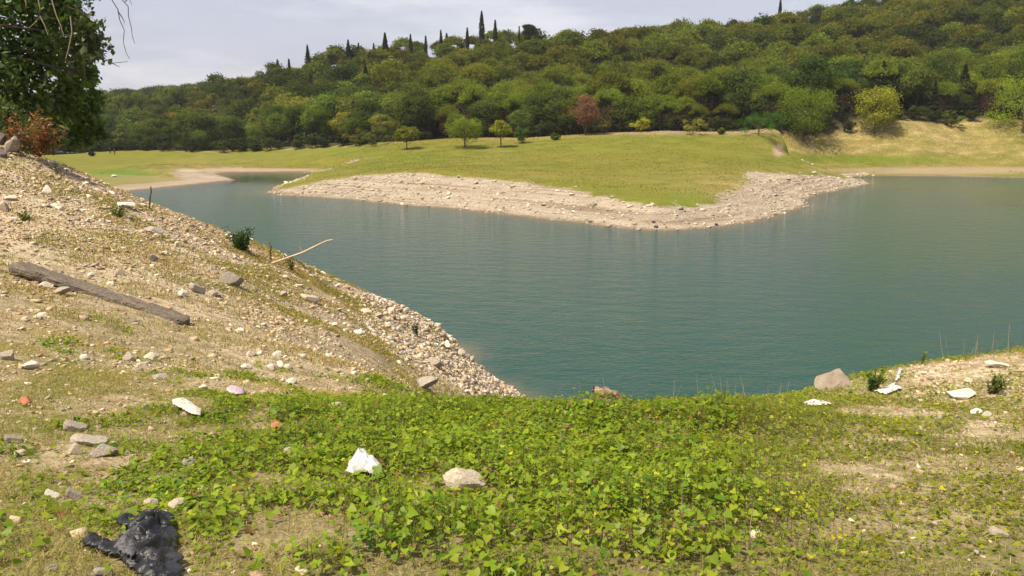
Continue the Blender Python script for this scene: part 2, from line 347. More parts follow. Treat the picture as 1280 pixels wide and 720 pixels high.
# ---------------------------------------------------------------- far shore and wooded hill
shore_px = [(-700,262),(-200,256),(60,249),(110,244),(150,240.5),(185,237),(230,232.5),(265,229),(293,225.5),(284,221.5),(270,218),(284,216.3),(330,215.8),(372,216.4),(396,217.5),(388,222),(362,228),(342,236),(333,241),(350,244.5),
 (400,247),(450,251),(500,256.5),(560,261),(600,265.5),(650,270.5),(700,276.5),(760,283),(790,286.8),(820,288.6),(862,288),(905,284),(940,278),(975,269.5),(1013,257.5),(1004,252),(1020,244),(1060,236.5),(1088,230.3),(1076,225.5),
 (1062,221.5),(1100,220),(1160,220.5),(1220,221.5),(1300,223),(1500,228),(1900,238)]
sh = np.array([W0(a, b) for a, b in shore_px])
poly = np.concatenate([[[-1500, sh[0, 1]]], sh, [[1500, sh[-1, 1]], [1500, 4000], [-1500, 4000]]])
def sdist(x, y):
    d = np.full(x.shape, 1e9); ins = np.zeros(x.shape, bool)
    n = len(poly)
    for i in range(n):
        a = poly[i]; b = poly[(i+1) % n]; e = b-a
        t = np.clip(((x-a[0])*e[0]+(y-a[1])*e[1])/(e@e), 0, 1)
        d = np.minimum(d, (x-a[0]-t*e[0])**2+(y-a[1]-t*e[1])**2)
        c = ((a[1] > y) != (b[1] > y)) & (x < (b[0]-a[0])*(y-a[1])/(b[1]-a[1]+1e-12)+a[0]); ins ^= c
    d = np.sqrt(d); return np.where(ins, d, -d)
up = [P(*c) for c in [
 (360,232,116),(400,222,117),(450,217,111),(520,214,105),(600,221,99),(700,231,92),(800,242,85),(860,252,80.5),(900,243,86),(960,224,98),(1000,222,104),(1040,216,128),(1060,214,135),
 (450,205,135),(600,205,125),(750,212,115),(850,222,102),(700,195,135),(850,195,130),(950,205,125),
 (507,185,150),(580,184,150),(627,182,152),(750,178,150),(900,176,148),(980,195,140),(1000,172,152),(1090,164,160),(1060,198,152),
 (150,188.5,205),(200,188,207),(300,187,200),(400,181,190),(480,177,180),(560,173,172),(650,172,165),(750,166,165),(840,163,165),(940,164,163),(1180,157,170),(1280,155,168),(1500,150,170),
 (200,200,185),(100,195,190),(0,195,190),(60,205,165),(150,208,160),(210,206,156),(262,209,150),(100,225,140),(200,214,147),(300,204,172),(400,200,165),(450,192,165),
 (1100,206,158),(1200,206,157),(1280,209,155),(1200,190,162),(1280,190,160),(1500,200,160),(1150,175,163)]]
def ridge(px, top, Y, h=9.): p = P(px, top, Y); return (p[0], Y, p[2]-h)
up += [ridge(*c) for c in [(-100,118,330),(150,118,330),(250,108,300),(330,84,290),(400,70,280),(500,62,285),(600,51,290),(700,42,300),(850,38,340),(950,22,360),(1050,4,350),(1280,-30,330),(1500,-40,330),
   (-300,112,560),(190,113,560),(600,60,500),(1000,20,520),(1500,0,520),
   (200,152,255),(330,140,240),(450,118,228),(600,112,225),(750,108,228),(900,100,235),(1050,85,240),(1250,70,240),
   (200,172,228),(600,150,192,6),(900,140,192,6),(1200,125,200,6)]]
up += [(-900, 600, 25), (900, 600, 55), (-400, 200, 4), (500, 200, 14), (-900, 300, 15), (900, 300, 40), (0, 1200, 30), (-900, 1200, 30), (900, 1200, 40)]
uf = tps(up, 2e-4)
fx = axis((-900, -200, 20), (-200, -95, 2.5), (-95, 100, .6), (100, 200, 2.5), (200, 900, 20))
fy = axis((45, 70, 1), (70, 168, .45), (168, 220, 1.2), (220, 400, 4), (400, 1300, 25))
FX, FY = np.meshgrid(fx, fy); U = uf(FX, FY)
D = sdist(FX, FY); D = D + np.where(np.abs(D) < 25, .55*fbm(FX*.35, FY*.35, 4, 21)+.25*fbm(FX*1.3, FY*1.3, 3, 22), 0)
slope = .34 + .1*fbm(FX*.1, FY*.1, 3, 31)
leftspit = (FX < -48) & (FY > 100)
slope = np.where(leftspit, .27, slope)
rightbeach = (FX > 52) & (FY > 132); slope = np.where(rightbeach, .14, slope)
inlet = (FX < -35) & (FY > 150); slope = np.where(inlet, .09, slope)
B = np.where(D > 0, D*slope+.45*np.clip(D-11, 0, None), D*.14)
B = B + np.where(D > 0, .10*np.sin(B*14)*.25*np.clip(D, 0, 1), 0)
B = B + np.where(D > 0, (.10*fbm(FX*.7, FY*.7, 4, 33) + .22*fbm(FX*.22, FY*.12, 3, 34))*np.clip(D/2, 0, 1), 0)
U = np.maximum(U, .35) + .12*fbm(FX*.06, FY*.06, 3, 41) + .03*fbm(FX*.8, FY*.8, 3, 42)
kk = .35; hh = np.clip(.5+.5*(U-B)/kk, 0, 1); FZ = U*(1-hh)+B*hh - kk*hh*(1-hh)
FZ = np.maximum(FZ, -4)
bank = np.clip((U-B)/.9+.25, 0, 1)*(D < 40)
fwet = np.clip(1-(FZ-.04)/.16, 0, 1)
A_, B_ = proj(FX, FY, FZ)
edgeY = Field(np.array([-900., -200, -150, -110, -70, -47, -29, -12, 2, 18, 33, 50, 60, 75, 92, 108, 140, 900]), np.array([0., 1.]),
   np.tile(np.array([206., 206, 206, 207, 200, 188, 180, 172, 166, 166, 165, 164, 165, 170, 172, 172, 172, 180]), (2, 1)))
eY = edgeY(FX, 0*FX) + 2.2*fbm(FX*.08, FX*0, 3, 51)
def blob(cx, cy, rx, ry, pw=1.): return np.exp(-(((A_-cx)/rx)**2+((B_-cy)/ry)**2)**pw)
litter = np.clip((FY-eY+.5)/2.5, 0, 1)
straw = np.clip(.8*blob(1200, 188, 190, 22, 2) + .8*np.clip((FY-eY+11)/8, 0, 1)*(A_ > 600) + .8*np.clip((FY-eY+6)/5, 0, 1) + .75*blob(240, 212, 75, 9) + .85*blob(960, 235, 90, 22) + .3*fbm(FX*.07, FY*.05, 4, 61), 0, 1)
straw = straw*(1-blob(1090, 199, 120, 5, 2))
lush = np.clip(.95*blob(150, 217, 45, 5.5, 2)*(FX < -45) + .4*blob(860, 250, 26, 14) + .5*blob(1080, 199, 110, 4.5) + .3*blob(420, 188, 60, 7), 0, 1)
mud = np.clip(blob(330, 212.5, 80, 2.6, 2) + 1.0*blob(973, 188, 7, 8, 2) + .8*blob(820, 165, 180, 3.5) + np.clip(1-(FZ-.1)/.35, 0, 1)*(A_ < 300)*.8 + blob(1190, 213, 170, 5, 3)*.8, 0, 1)*(FZ > 0)
bank = np.maximum(bank*(1-.35*(leftspit)), .85*blob(255, 217, 50, 11, 2)*(FX < -45)); bank = np.where(blob(862, 248, 16, 14) > .5, bank*.4, bank)
bank = bank*np.clip((10.5-D)/2, 0, 1); bank = np.where((FX < -28) & (FY > 150), bank*.25*(D < 3), bank); bank = np.where((A_ > 1030) & (B_ < 219), bank*np.clip((4.5-D)/1.5, 0, 1), bank)
lb = (A_ > 60) & (A_ < 305) & leftspit; bank = np.where(lb, np.maximum(bank, np.clip((8.5-D)/3.5, 0, 1)*(D > 0)), bank); lush = np.where(lb, lush*(D > 7.5), lush)
bank = np.where((A_ > 850) & (B_ < 262) & (bank > 0), bank-.35*np.clip(D-2, 0, 1)*(.5+1.1*fbm(FX*.25, FY*.25, 3, 66)), bank)
me = mesh_np('far_shore', np.stack([FX, FY, FZ], 2).reshape(-1, 3), grid_faces(len(fx), len(fy)), 4, M['turf'], True,
   attrs={'bank': bank, 'wet': fwet, 'straw': straw, 'lush': lush, 'mud': mud, 'litter': litter})
tag(link('far_shore', me), kind='structure')
far = Field(fx, fy, FZ); farB = Field(fx, fy, bank); farD = Field(fx, fy, D)

# water
wx = axis((-900, -120, 30), (-120, 120, .9), (120, 900, 30)); wy = axis((-60, 14, 6), (14, 170, .8), (170, 300, 30))
WX, WY = np.meshgrid(wx, wy)
dep = np.minimum(-near(WX, WY)*(WY < 49)+4*(WY >= 49), np.where(WY > 46, -far(WX, WY), 4)); dep = np.where((np.abs(WX) > 45) & (WY < 49), 4, dep)
shal = np.exp(-np.clip(dep, 0, 9)/.22)*.8
sx_, sy_ = proj(WX, WY, WX*0)
rip = np.clip(1. - .9*np.exp(-((WX+44)/32)**2-((WY-142)/24)**2), 0, 1)
me = mesh_np('water', np.stack([WX, WY, 0*WX], 2).reshape(-1, 3), grid_faces(len(wx), len(wy)), 4, M['water'], True, attrs={'shallow': shal, 'rip': rip})
tag(link('water', me), kind='structure')

def hit(px, py, fld, y0, y1, step=.02):
    Ys = np.arange(y0, y1, step); d = ray(px, py); t = Ys/d[1]; x = d[0]*t; z = 10+d[2]*t
    g = fld(x, Ys); i = np.argmax(z <= g)
    if not (z[i] <= g[i]): i = int(np.argmin(z-g))
    return Vector((x[i], Ys[i], g[i]))
def nhit(px, py): return hit(px, py, near, 2.2, 30)
def fhit(px, py): return hit(px, py, far, 62, 330, .1)

# ---------------------------------------------------------------- trees
def crown_lobes(kind, r, H, cb, seed, dens=1.):
    """returns (centres, normals, sx, sy, colours) of leaf clumps of one crown; r radius, H height, cb crown base"""
    g = np.random.default_rng(seed)
    C = []; N = []; SX = []; SY = []; K = []
    def add(c, n, sx, sy, k): C.append(c); N.append(n); SX.append(np.broadcast_to(sx, len(c))); SY.append(np.broadcast_to(sy, len(c))); K.append(k)
    def sph(n): return unit(g.normal(size=(n, 3)))
    if kind in ('broad', 'bush', 'open'):
        nl = {'broad': 34, 'bush': 16, 'open': 40}[kind]; hh = (H-cb)/2; zc = cb+hh
        d = sph(nl); d[:, 2] = np.where((d[:, 2] < -.55) & (kind == 'broad'), -d[:, 2], d[:, 2]); rr = g.uniform(.45, .86, nl)[:, None]
        cen = d*rr*np.array([r, r, hh]) + [0, 0, zc]; lr = g.choice([.18, .26, .36, .5] if kind != 'open' else [.32, .4, .5], nl)*min(r, hh*1.1)*(1.15 if kind == 'broad' else .9)
        n = int({'broad': 6800, 'bush': 2000, 'open': 3600}[kind]*dens)
        which = g.integers(0, nl, n); dd = sph(n); low = dd[:, 2] < -.2; dd[low, 2] *= -g.choice([1, 1, -1], low.sum())
        pos = cen[which] + dd*lr[which][:, None]*g.choice([.7, .9, 1., 1.1, 1.4], n)[:, None]*g.uniform(.85, 1.1, n)[:, None]*[1, 1, .8]
        nor = unit(dd + g.normal(size=(n, 3))*.45)
        s = g.uniform(.5, 1.1, n)*(.195 if kind != 'bush' else .13)*(1/dens)**.5
        lobe_v = g.uniform(.8, 1.2, nl)[which]; v = lobe_v*g.uniform(.75, 1.3, n)
        add(pos, nor, s*1.15, s*.75, v)
    elif kind == 'pine':
        nl = 30; hh = H-cb; a = g.uniform(0, 2*np.pi, nl); q = np.sqrt(g.uniform(0, 1, nl)); a = a + 0*q
        zt = cb + hh*(.30+.60*np.sqrt(np.clip(1-q**2*.9, 0, 1)))
        cen = np.stack([q*r*.85*np.cos(a), q*r*.85*np.sin(a), zt], 1); lr = g.choice([.16, .24, .36], nl)*r
        n = int(6500*dens); which = g.integers(0, nl, n); dd = sph(n); dd[:, 2] = np.abs(dd[:, 2])*g.choice([1, 1, 1, -.5], n)
        pos = cen[which] + dd*lr[which][:, None]*g.choice([.7, .9, 1.05, 1.4], n)[:, None]*[1, 1, .9]
        nor = unit(dd*.5+g.normal(size=(n, 3))*.8); s = g.uniform(.6, 1.1, n)*(1/dens)**.5
        add(pos, nor, s*.22, s*.09, g.uniform(.7, 1.35, n)*g.uniform(.85, 1.15, nl)[which])
        n = int(1300*dens); q = np.sqrt(g.uniform(0, 1, n)); a = g.uniform(0, 2*np.pi, n); z = cb*.75+(hh)*(.55*g.uniform(0, 1, n))
        pos = np.stack([q*r*.8*np.cos(a), q*r*.8*np.sin(a), z], 1); nor = unit(np.stack([np.cos(a), np.sin(a), g.normal(size=n)*.4], 1)+g.normal(size=(n, 3))*.3)
        add(pos, nor, .34*g.uniform(.5, 1.2, n), .055, -g.uniform(.6, 1.3, n))       # negative marks bare brown twigs
    elif kind == 'cypress':
        n = int(1500*dens); z = g.uniform(0, 1, n); prof = np.minimum(1, (1-z)*2.2)**.7*np.minimum(1, .55+z*3); a = g.uniform(0, 2*np.pi, n)
        pr = prof*(.75+.35*vnoise(a*2, z*14, seed % 99))*g.uniform(.6, 1.05, n)
        pos = np.stack([pr*r*np.cos(a), pr*r*np.sin(a), cb+z*(H-cb)], 1); nor = unit(np.stack([np.cos(a), np.sin(a), .3+0*a], 1)+g.normal(size=(n, 3))*.4)
        add(pos, nor, .16*(1/dens)**.5, .34*(1/dens)**.5, g.uniform(.7, 1.3, n))
    elif kind == 'fir':
        n = int(2200*dens); z = g.uniform(0, 1, n)**1.2; tier = np.abs(((z*9) % 1)-.5)*2; a = g.uniform(0, 2*np.pi, n)
        pr = (1-z)**.9*(.55+.45*tier)*(.75+.4*vnoise(a*1.6, z*9, seed % 99))*np.sqrt(g.uniform(.2, 1, n))
        pos = np.stack([pr*r*np.cos(a), pr*r*np.sin(a), cb+z*(H-cb)], 1); nor = unit(np.stack([np.cos(a)*.5, np.sin(a)*.5, 1+0*a], 1)+g.normal(size=(n, 3))*.45)
        add(pos, nor, .3*(1/dens)**.5, .14*(1/dens)**.5, g.uniform(.7, 1.3, n))
    return np.concatenate(C), np.concatenate(N), np.concatenate(SX), np.concatenate(SY), np.concatenate(K)
def crown_geo(kind, r, H, cb, seed, color, dens=1., twig=(.12, .085, .055)):
    c, n, sx, sy, kv = crown_lobes(kind, r, H, cb, seed, dens)
    V, Fc = quads(c, n, sx, sy)
    g = np.random.default_rng(seed+1); base = np.array(color)
    col = np.where((kv > 0)[:, None], base*np.abs(kv)[:, None], np.array(twig)*np.abs(kv)[:, None])
    col = col*(1+g.normal(size=(len(col), 1))*.06*np.array([[1.6, .6, .2]]))
    return V, Fc, np.clip(col, .003, 1)
def crown_mesh(*a, **kw):
    V, Fc, col = crown_geo(*a, **kw); return mesh_np('crown', V, Fc, 4, M['leaf_far'], False, col)
def trunk_mesh(r, H, cb, seed, th=.16, lean=.0, limbs=5):
    g = np.random.default_rng(seed); top = cb+(H-cb)*.75; ps = []; n = 6
    off = g.normal(size=2)*.05*H
    for i in range(n): t = i/(n-1); ps.append([off[0]*t*t+lean*t*H+g.normal()*.03, off[1]*t*t+g.normal()*.03, -.3+(top+.3)*t])
    geo = [tube(ps, np.linspace(th*1.25, th*.3, n), 7)]
    for i in range(limbs):
        t = g.uniform(.3, .85) if cb > .8 else g.uniform(.08, .7); b = np.array(ps[0])*(1-t)+np.array(ps[-1])*t; a = i*2.4+g.uniform(-.4, .4); ln = r*g.uniform(.55, .85)
        e = b+[ln*math.cos(a), ln*math.sin(a), ln*g.uniform(.45, .9)]; m_ = (b+e)/2+[0, 0, -.08*ln]
        geo.append(tube([b, m_, e], [th*.5, th*.33, th*.12], 5))
    V, Fc = join(geo); return mesh_np('trunk', V, Fc, 4, M['bark'], True)
CD = (.07, .1, .023); CM = (.13, .17, .03); CY = (.185, .195, .036); CP = (.165, .2, .028); CF = (.045, .06, .022); CO = (.05, .07, .022)
species = {}
def proto(key, kind, r, H, cb, color, nvar, th=.16, dens=1., limbs=5, **kw):
    species[key] = [(trunk_mesh(r, H, cb, 100+i*7+len(key), th, limbs=limbs), crown_mesh(kind, r*(1+.1*math.sin(i*2.1)), H, cb, 500+i*13+len(key)*31, color, dens, **kw)) for i in range(nvar)]
proto('oak_dark', 'broad', 3.7, 9.0, 1.2, CD, 3); proto('oak_mid', 'broad', 3.5, 8.2, 1.0, CM, 3); proto('oak_yellow', 'broad', 3.0, 7.5, .8, CY, 2)
proto('pine', 'pine', 3.6, 9.2, 3.0, CP, 4, .18); proto('fir', 'fir', 2.6, 9.5, 1.0, CF, 2); proto('understory', 'bush', 1.9, 2.8, .1, (.055, .07, .022), 3, .06)
proto('poplar', 'open', 2.0, 9.5, 1.2, (.13, .15, .04), 1)
def plant_tree(key, x, y, z, s, label, cat, name, group=None, rz=None, sz=1., var=None):
    t, c = species[key][random.randrange(len(species[key])) if var is None else var]
    o = empty(name, (x, y, z-.1), random.uniform(0, 6.28) if rz is None else rz); o.scale = (s*random.uniform(.85, 1.2), s*random.uniform(.85, 1.2), s*sz)
    tag(o, label, cat, group); link('trunk', t, o); link('crown', c, o); return o
# forest scatter
cand = []
gx = np.arange(-170, 200, 5.3)
yv = 168.
while yv < 400:
    st_ = 5.0 if yv < 230 else (5.6 if yv < 300 else 6.2)
    for x0 in gx:
        x = x0+rng.uniform(-2.2, 2.2)+(2.6 if int(yv/5) % 2 else 0); y = yv+rng.uniform(-1.9, 1.9)
        e = float(edgeY(np.array([x]), np.array([0.]))[0])+2.2*float(fbm(np.array([x*.08]), np.array([0.]), 3, 51)[0])
        if y < e+1.6 or abs(x/y) > .76: continue
        cand.append((x, y, y-e))
    yv += st_
cand = np.array(cand); cz = far(cand[:, 0], cand[:, 1]); cpx, cpy = proj(cand[:, 0], cand[:, 1], cz)
zone = fbm(cand[:, 0]*.025, cand[:, 1]*.02, 3, 71)
items = []
for i, (x, y, de) in enumerate(cand):
    px, py, zn, u = cpx[i], cpy[i], zone[i], random.random()
    ridge_y = np.interp(px, [0, 250, 400, 600, 700, 850, 1280], [335, 305, 285, 295, 305, 345, 350])
    if y > ridge_y+14: continue
    if 470 < px < 960 and not (py > 150 and px < 560):
        if de < 7: key = 'oak_mid' if u < .35 else ('pine' if u < .6 else 'oak_dark')
        else: key = 'pine' if u < .93-(px > 880)*.3 else ('oak_dark' if u < .98 else 'fir')
    elif px >= 960:
        key = 'oak_dark' if u < .5 else ('pine' if u < .78 else ('oak_mid' if u < .92 else 'fir'))
        if zn > .25: key = 'pine'
    else:
        key = 'oak_dark' if u < .34 else ('oak_mid' if u < .74 else ('oak_yellow' if u < .93 else ('poplar' if px < 330 else 'fir')))
        if zn > .35 and de > 25: key = 'pine'
    s = random.choice([.62, .8, .95, 1.05, 1.15, 1.35])*random.uniform(.9, 1.1)*(1. if de > 6 else .85)*(.85 if px < 330 else 1.)
    if y > ridge_y-22 and px > 300: s *= .8
    items.append((y, x, float(cz[i]), key, s, px, de))
items.sort()
MARKS = [(-200, 'left of the pale feathery trees'), (180, 'behind the left spit'), (300, 'behind the narrow inlet'), (400, 'left of the wide olive bush'), (455, 'above the wide olive bush'), (500, 'behind the small pale tree'),
 (545, 'behind the round young tree'), (612, 'behind the thin sapling'), (670, 'left of the rust red tree'), (715, 'above the rust red tree'), (770, 'above the yellow bush'), (830, 'right of the yellow bush'), (890, 'left of the spreading bright tree'),
 (950, 'behind the spreading bright tree'), (1045, 'behind the upright yellow tree'), (1135, 'above the round slope bush'), (1220, 'by the right picture edge')]
def describe(key, px, de):
    place = [m_[1] for m_ in MARKS if px >= m_[0]][-1]
    row = 'front row' if de < 6 else ('second row' if de < 12 else ('third row' if de < 20 else ('lower slope' if de < 45 else ('middle slope' if de < 85 else 'upper slope'))))
    nm = {'oak_dark': 'dark round tree', 'oak_mid': 'green bushy tree', 'oak_yellow': 'yellowish low tree', 'pine': 'domed green pine', 'fir': 'dark pointed conifer', 'poplar': 'pale feathery tree'}[key]
    lab = nm+', '+row+' of the wood, '+place; return lab, 'wood: '+lab
def describe_old(key, px, de):
    place = 'at the left end of the far wood' if px < 330 else ('on the wooded slope left of the pines' if px < 480 else ('on the middle of the wooded slope' if px < 900 else 'on the wooded slope at the right'))
    row = 'in the front row' if de < 9 else 'in the body of the wood'
    nm = {'oak_dark': 'dark green round crowned tree', 'oak_mid': 'mid green bushy broadleaf tree', 'oak_yellow': 'yellowish green low broadleaf tree', 'pine': 'domed bright green pine', 'fir': 'dark pointed conifer', 'poplar': 'pale yellow green feathery tree'}[key]
    lab = nm+' '+row+' '+place; return lab, 'trees: '+lab
cnt = {'pine_tree': 0, 'broadleaf_tree': 0, 'conifer_tree': 0, 'poplar_tree': 0}; rest = []
NAME = {'pine': 'pine_tree', 'fir': 'conifer_tree', 'poplar': 'poplar_tree'}
for (y, x, z, key, s, px, de) in items:
    nm = NAME.get(key, 'broadleaf_tree')
    if cnt[nm] < 290:
        cnt[nm] += 1; lab, grp = describe(key, px, de)
        plant_tree(key, x, y, z, s, lab, 'tree', nm, grp, sz=random.uniform(.9, 1.15))
    else: rest.append((x, y, z, key, s))
# what is behind the first rows reads as one mass
Vs = []; Fs_ = []; Cs = []; off = 0
low = {k_: [crown_geo({'oak_dark': 'broad', 'oak_mid': 'broad', 'oak_yellow': 'broad', 'pine': 'pine', 'fir': 'fir', 'poplar': 'open'}[k_], r_, H_, cb_, 900+i, c_, .33) for i in range(3)] for k_, r_, H_, cb_, c_ in
   (('oak_dark', 3.9, 9, 1.2, CD), ('oak_mid', 3.7, 8.2, 1, CM), ('oak_yellow', 3.2, 7.5, .8, CY), ('pine', 3.9, 9.2, 3., CP), ('fir', 2.7, 9.5, 1, CF), ('poplar', 2.1, 9.5, 1.2, CY))}
for (x, y, z, key, s) in rest:
    V, Fc, c = low[key][random.randrange(3)]; a = random.uniform(0, 6.28); ca, sa = math.cos(a), math.sin(a)
    v = V*s; v = np.stack([v[:, 0]*ca-v[:, 1]*sa+x, v[:, 0]*sa+v[:, 1]*ca+y, v[:, 2]+z-.1], 1)
    Vs.append(v); Fs_.append(Fc+off); Cs.append(c*random.uniform(.65, 1.35)*np.array([random.uniform(.85, 1.15), 1, 1])); off += len(v)
for i in range(700):                                   # the distant ridge at the left
    y = random.uniform(480, 590); x = random.uniform(-.78, -.2)*y; z = float(far(np.array([x]), np.array([y]))[0]); V, Fc, c = low['oak_dark'][i % 3]
    v = V[:len(V)//8*4]*1.25+[x, y, z-3.5]; Vs.append(v); Fs_.append(Fc[:len(v)//4]+off); Cs.append(c[:len(v)//4]); off += len(v)
print('forest', len(items), 'rest', len(rest), cnt)
me = mesh_np('far_wood', np.concatenate(Vs), np.concatenate(Fs_), 4, M['leaf_far'], False, np.concatenate(Cs))
tag(link('far_wood', me), 'mass of tree crowns on the upper part of the far hill', 'wood', kind='stuff')
# understorey shrubs along the wood's edge
for i in range(110):
    px = random.uniform(-20, 1300); x = (px-640)/1000*170; e = float(edgeY(np.array([x]), np.array([0.]))[0])+2.2*float(fbm(np.array([x*.08]), np.array([0.]), 3, 51)[0])
    x = (px-640)/1000*e; y = e+random.uniform(-.8, 2.5); z = float(far(np.array([x]), np.array([y]))[0])
    a = [m_[1] for m_ in MARKS if px >= m_[0]][-1]
    plant_tree('understory', x, y, z, random.uniform(.6, 1.25), 'low dark shrub at the foot of the wood, '+a, 'shrub', 'shrub', 'shrubs at the foot of the wood, '+a)

# trees one can single out
def single(px, py, top, wpx, kind, color, name, label, cat, seed, cbf=.2, dens=1., th=None, Y=None, limbs=6, twig=(.12, .085, .055), smaller=1.):
    if Y is None: b = fhit(px, py)
    else: x = P(px, py, Y)[0]; b = Vector((x, Y, float(far(np.array([x]), np.array([float(Y)]))[0])))
    H = P(px, top, b.y)[2]-b.z; r = wpx/2*b.y/1000/math.cos(PITCH)
    o = empty(name, (b.x, b.y, b.z-.08)); tag(o, label, cat)
    th = th or max(.05, H*.022)
    link('trunk', trunk_mesh(r, H, H*cbf, seed, th, limbs=limbs), o)
    c, n, sx, sy, kv = crown_lobes(kind, r, H, H*cbf, seed, dens)
    V, Fc = quads(c, n, sx*smaller, sy*smaller); col = np.where((kv > 0)[:, None], np.array(color)*np.abs(kv)[:, None], np.array(twig)*np.abs(kv)[:, None])
    link('crown', mesh_np('crown', V, Fc, 4, M['leaf_far'], False, col), o); return o
G1 = (.17, .23, .03); G2 = (.28, .29, .034)
single(581, 185, 145, 50, 'open', G1, 'meadow_tree', 'green round young tree with clear trunk standing on the meadow left of the thin sapling', 'tree', 11, .12, 1.2, smaller=.8)
single(626, 184, 150, 27, 'open', G2, 'meadow_tree', 'thin yellow green sapling on the meadow, right of the round young tree', 'tree', 12, .35, .45, smaller=.75)
single(508, 187, 157, 32, 'open', (.2, .22, .035), 'meadow_tree', 'small pale tree on the meadow, leftmost of the three standing free', 'tree', 13, .28, .5, smaller=.75)
single(1003, 176, 108, 92, 'open', (.2, .25, .03), 'meadow_tree', 'large spreading bright green tree at the meadow edge above the pale path', 'tree', 14, .01, 2.6, limbs=10, smaller=1.25)
single(1093, 167, 104, 54, 'open', (.27, .27, .035), 'meadow_tree', 'upright yellow green tree alone on the dry slope casting a round shadow', 'tree', 15, .1, 1.6, smaller=1.2)
single(1278, 166, 92, 96, 'open', (.19, .26, .03), 'meadow_tree', 'bright green layered tree cut off by the right picture edge', 'tree', 16, .03, 2.4, smaller=1.2)
single(732, 166, 119, 36, 'open', (.22, .115, .075), 'dead_tree', 'rust red dried out tree at the wood edge', 'tree', 17, .2, 1.4, smaller=.9, Y=162)
single(948, 170, 136, 60, 'bush', (.08, .15, .02), 'bush', 'dense deep green bush left of the large spreading tree', 'bush', 18, .03, 2.2)
single(802, 165, 147, 32, 'bush', (.42, .38, .04), 'bush', 'bright yellow bush in front of the wood', 'bush', 19, .05, .8)
single(1189, 158, 138, 34, 'bush', (.13, .17, .025), 'bush', 'light green round bush on the dry slope near the right', 'bush', 20, .03, 1)
single(755, 168, 147, 20, 'bush', (.13, .11, .045), 'bush', 'brownish bush just right of the rust red tree', 'bush', 21, .05, .7)
single(652, 179, 158, 17, 'bush', (.07, .11, .02), 'bush', 'small dark green bush on the meadow right of the thin sapling', 'bush', 22, .03, .7)
single(693, 175, 166, 13, 'bush', (.09, .12, .02), 'bush', 'very small green bush left of the rust red tree on the dry margin', 'bush', 23, .03, .5)
single(866, 168, 146, 36, 'bush', (.24, .23, .05), 'bush', 'straggly pale green bush near the wood edge right of the yellow bush', 'bush', 24, .05, .8)
single(901, 168, 160, 10, 'bush', (.14, .16, .03), 'bush', 'tiny light green bush on the track between wood and meadow', 'bush', 25, .03, .4)
single(470, 182, 158, 46, 'bush', (.1, .12, .025), 'bush', 'wide olive bush at the wood foot left of the small pale tree', 'bush', 26, .03, 1.3)
single(445, 183, 160, 30, 'bush', (.15, .15, .03), 'bush', 'yellowish bush at the wood foot beside the wide olive bush', 'bush', 27, .03, 1)
for (px, top, wpx, Y, kind, lab) in [(435, 50, 5.5, 285, 'cypress', 'short cypress on the skyline, leftmost of the cypresses'), (448, 54, 2.5, 288, 'cypress', 'thin small cypress tip right of the leftmost cypress'),
    (481, 41, 7.5, 285, 'cypress', 'broad cypress on the skyline between the small tip and the middle row'), (513, 43, 4, 288, 'cypress', 'small cypress on the skyline left of a slightly taller pair'),
    (532, 45, 3.5, 289, 'cypress', 'smallest cypress of the middle row on the skyline'), (551, 38, 4, 290, 'cypress', 'slender cypress on the skyline right of the smallest one'), (584, 35, 4.5, 291, 'cypress', 'slender cypress just left of the tallest cypress'),
    (602, 14, 7, 292, 'cypress', 'tallest cypress on the skyline'), (619, 25, 5, 293, 'cypress', 'second tallest cypress, right of the tallest'), (649, 33, 3.5, 296, 'fir', 'thin grey conifer left of the dark round pine on the skyline'),
    (661, 30, 15, 296, 'broad', 'dark round headed pine on the skyline'), (384, 56, 16, 282, 'fir', 'pointed fir rising over the skyline at the left'), (467, 54, 9, 286, 'fir', 'pale small fir left of the broad cypress on the skyline'),
    (976, -2, 4, 362, 'cypress', 'lone cypress on the right ridge under the picture top'), (1065, -8, 22, 352, 'fir', 'broad conifer tip on the right ridge at the picture top'), (361, 74, 3, 290, 'cypress', 'faint thin cypress tip far left on the skyline')]:
    x = P(px, top, Y)[0]; gz = float(far(np.array([x]), np.array([float(Y)]))[0]); H = P(px, top, Y)[2]-gz
    o = empty('cypress_tree' if kind == 'cypress' else 'ridge_conifer', (x, Y, gz)); tag(o, lab, 'tree')
    r = wpx/2*Y/1000; link('trunk', trunk_mesh(r, H, H*.5, Y, .15, limbs=0), o)
    V, Fc, c = crown_geo(kind, r, H, H*.35 if kind != 'broad' else H*.6, Y+int(px), (.028, .042, .02), 1.2); link('crown', mesh_np('crown', V, Fc, 4, M['leaf_far'], False, c), o)

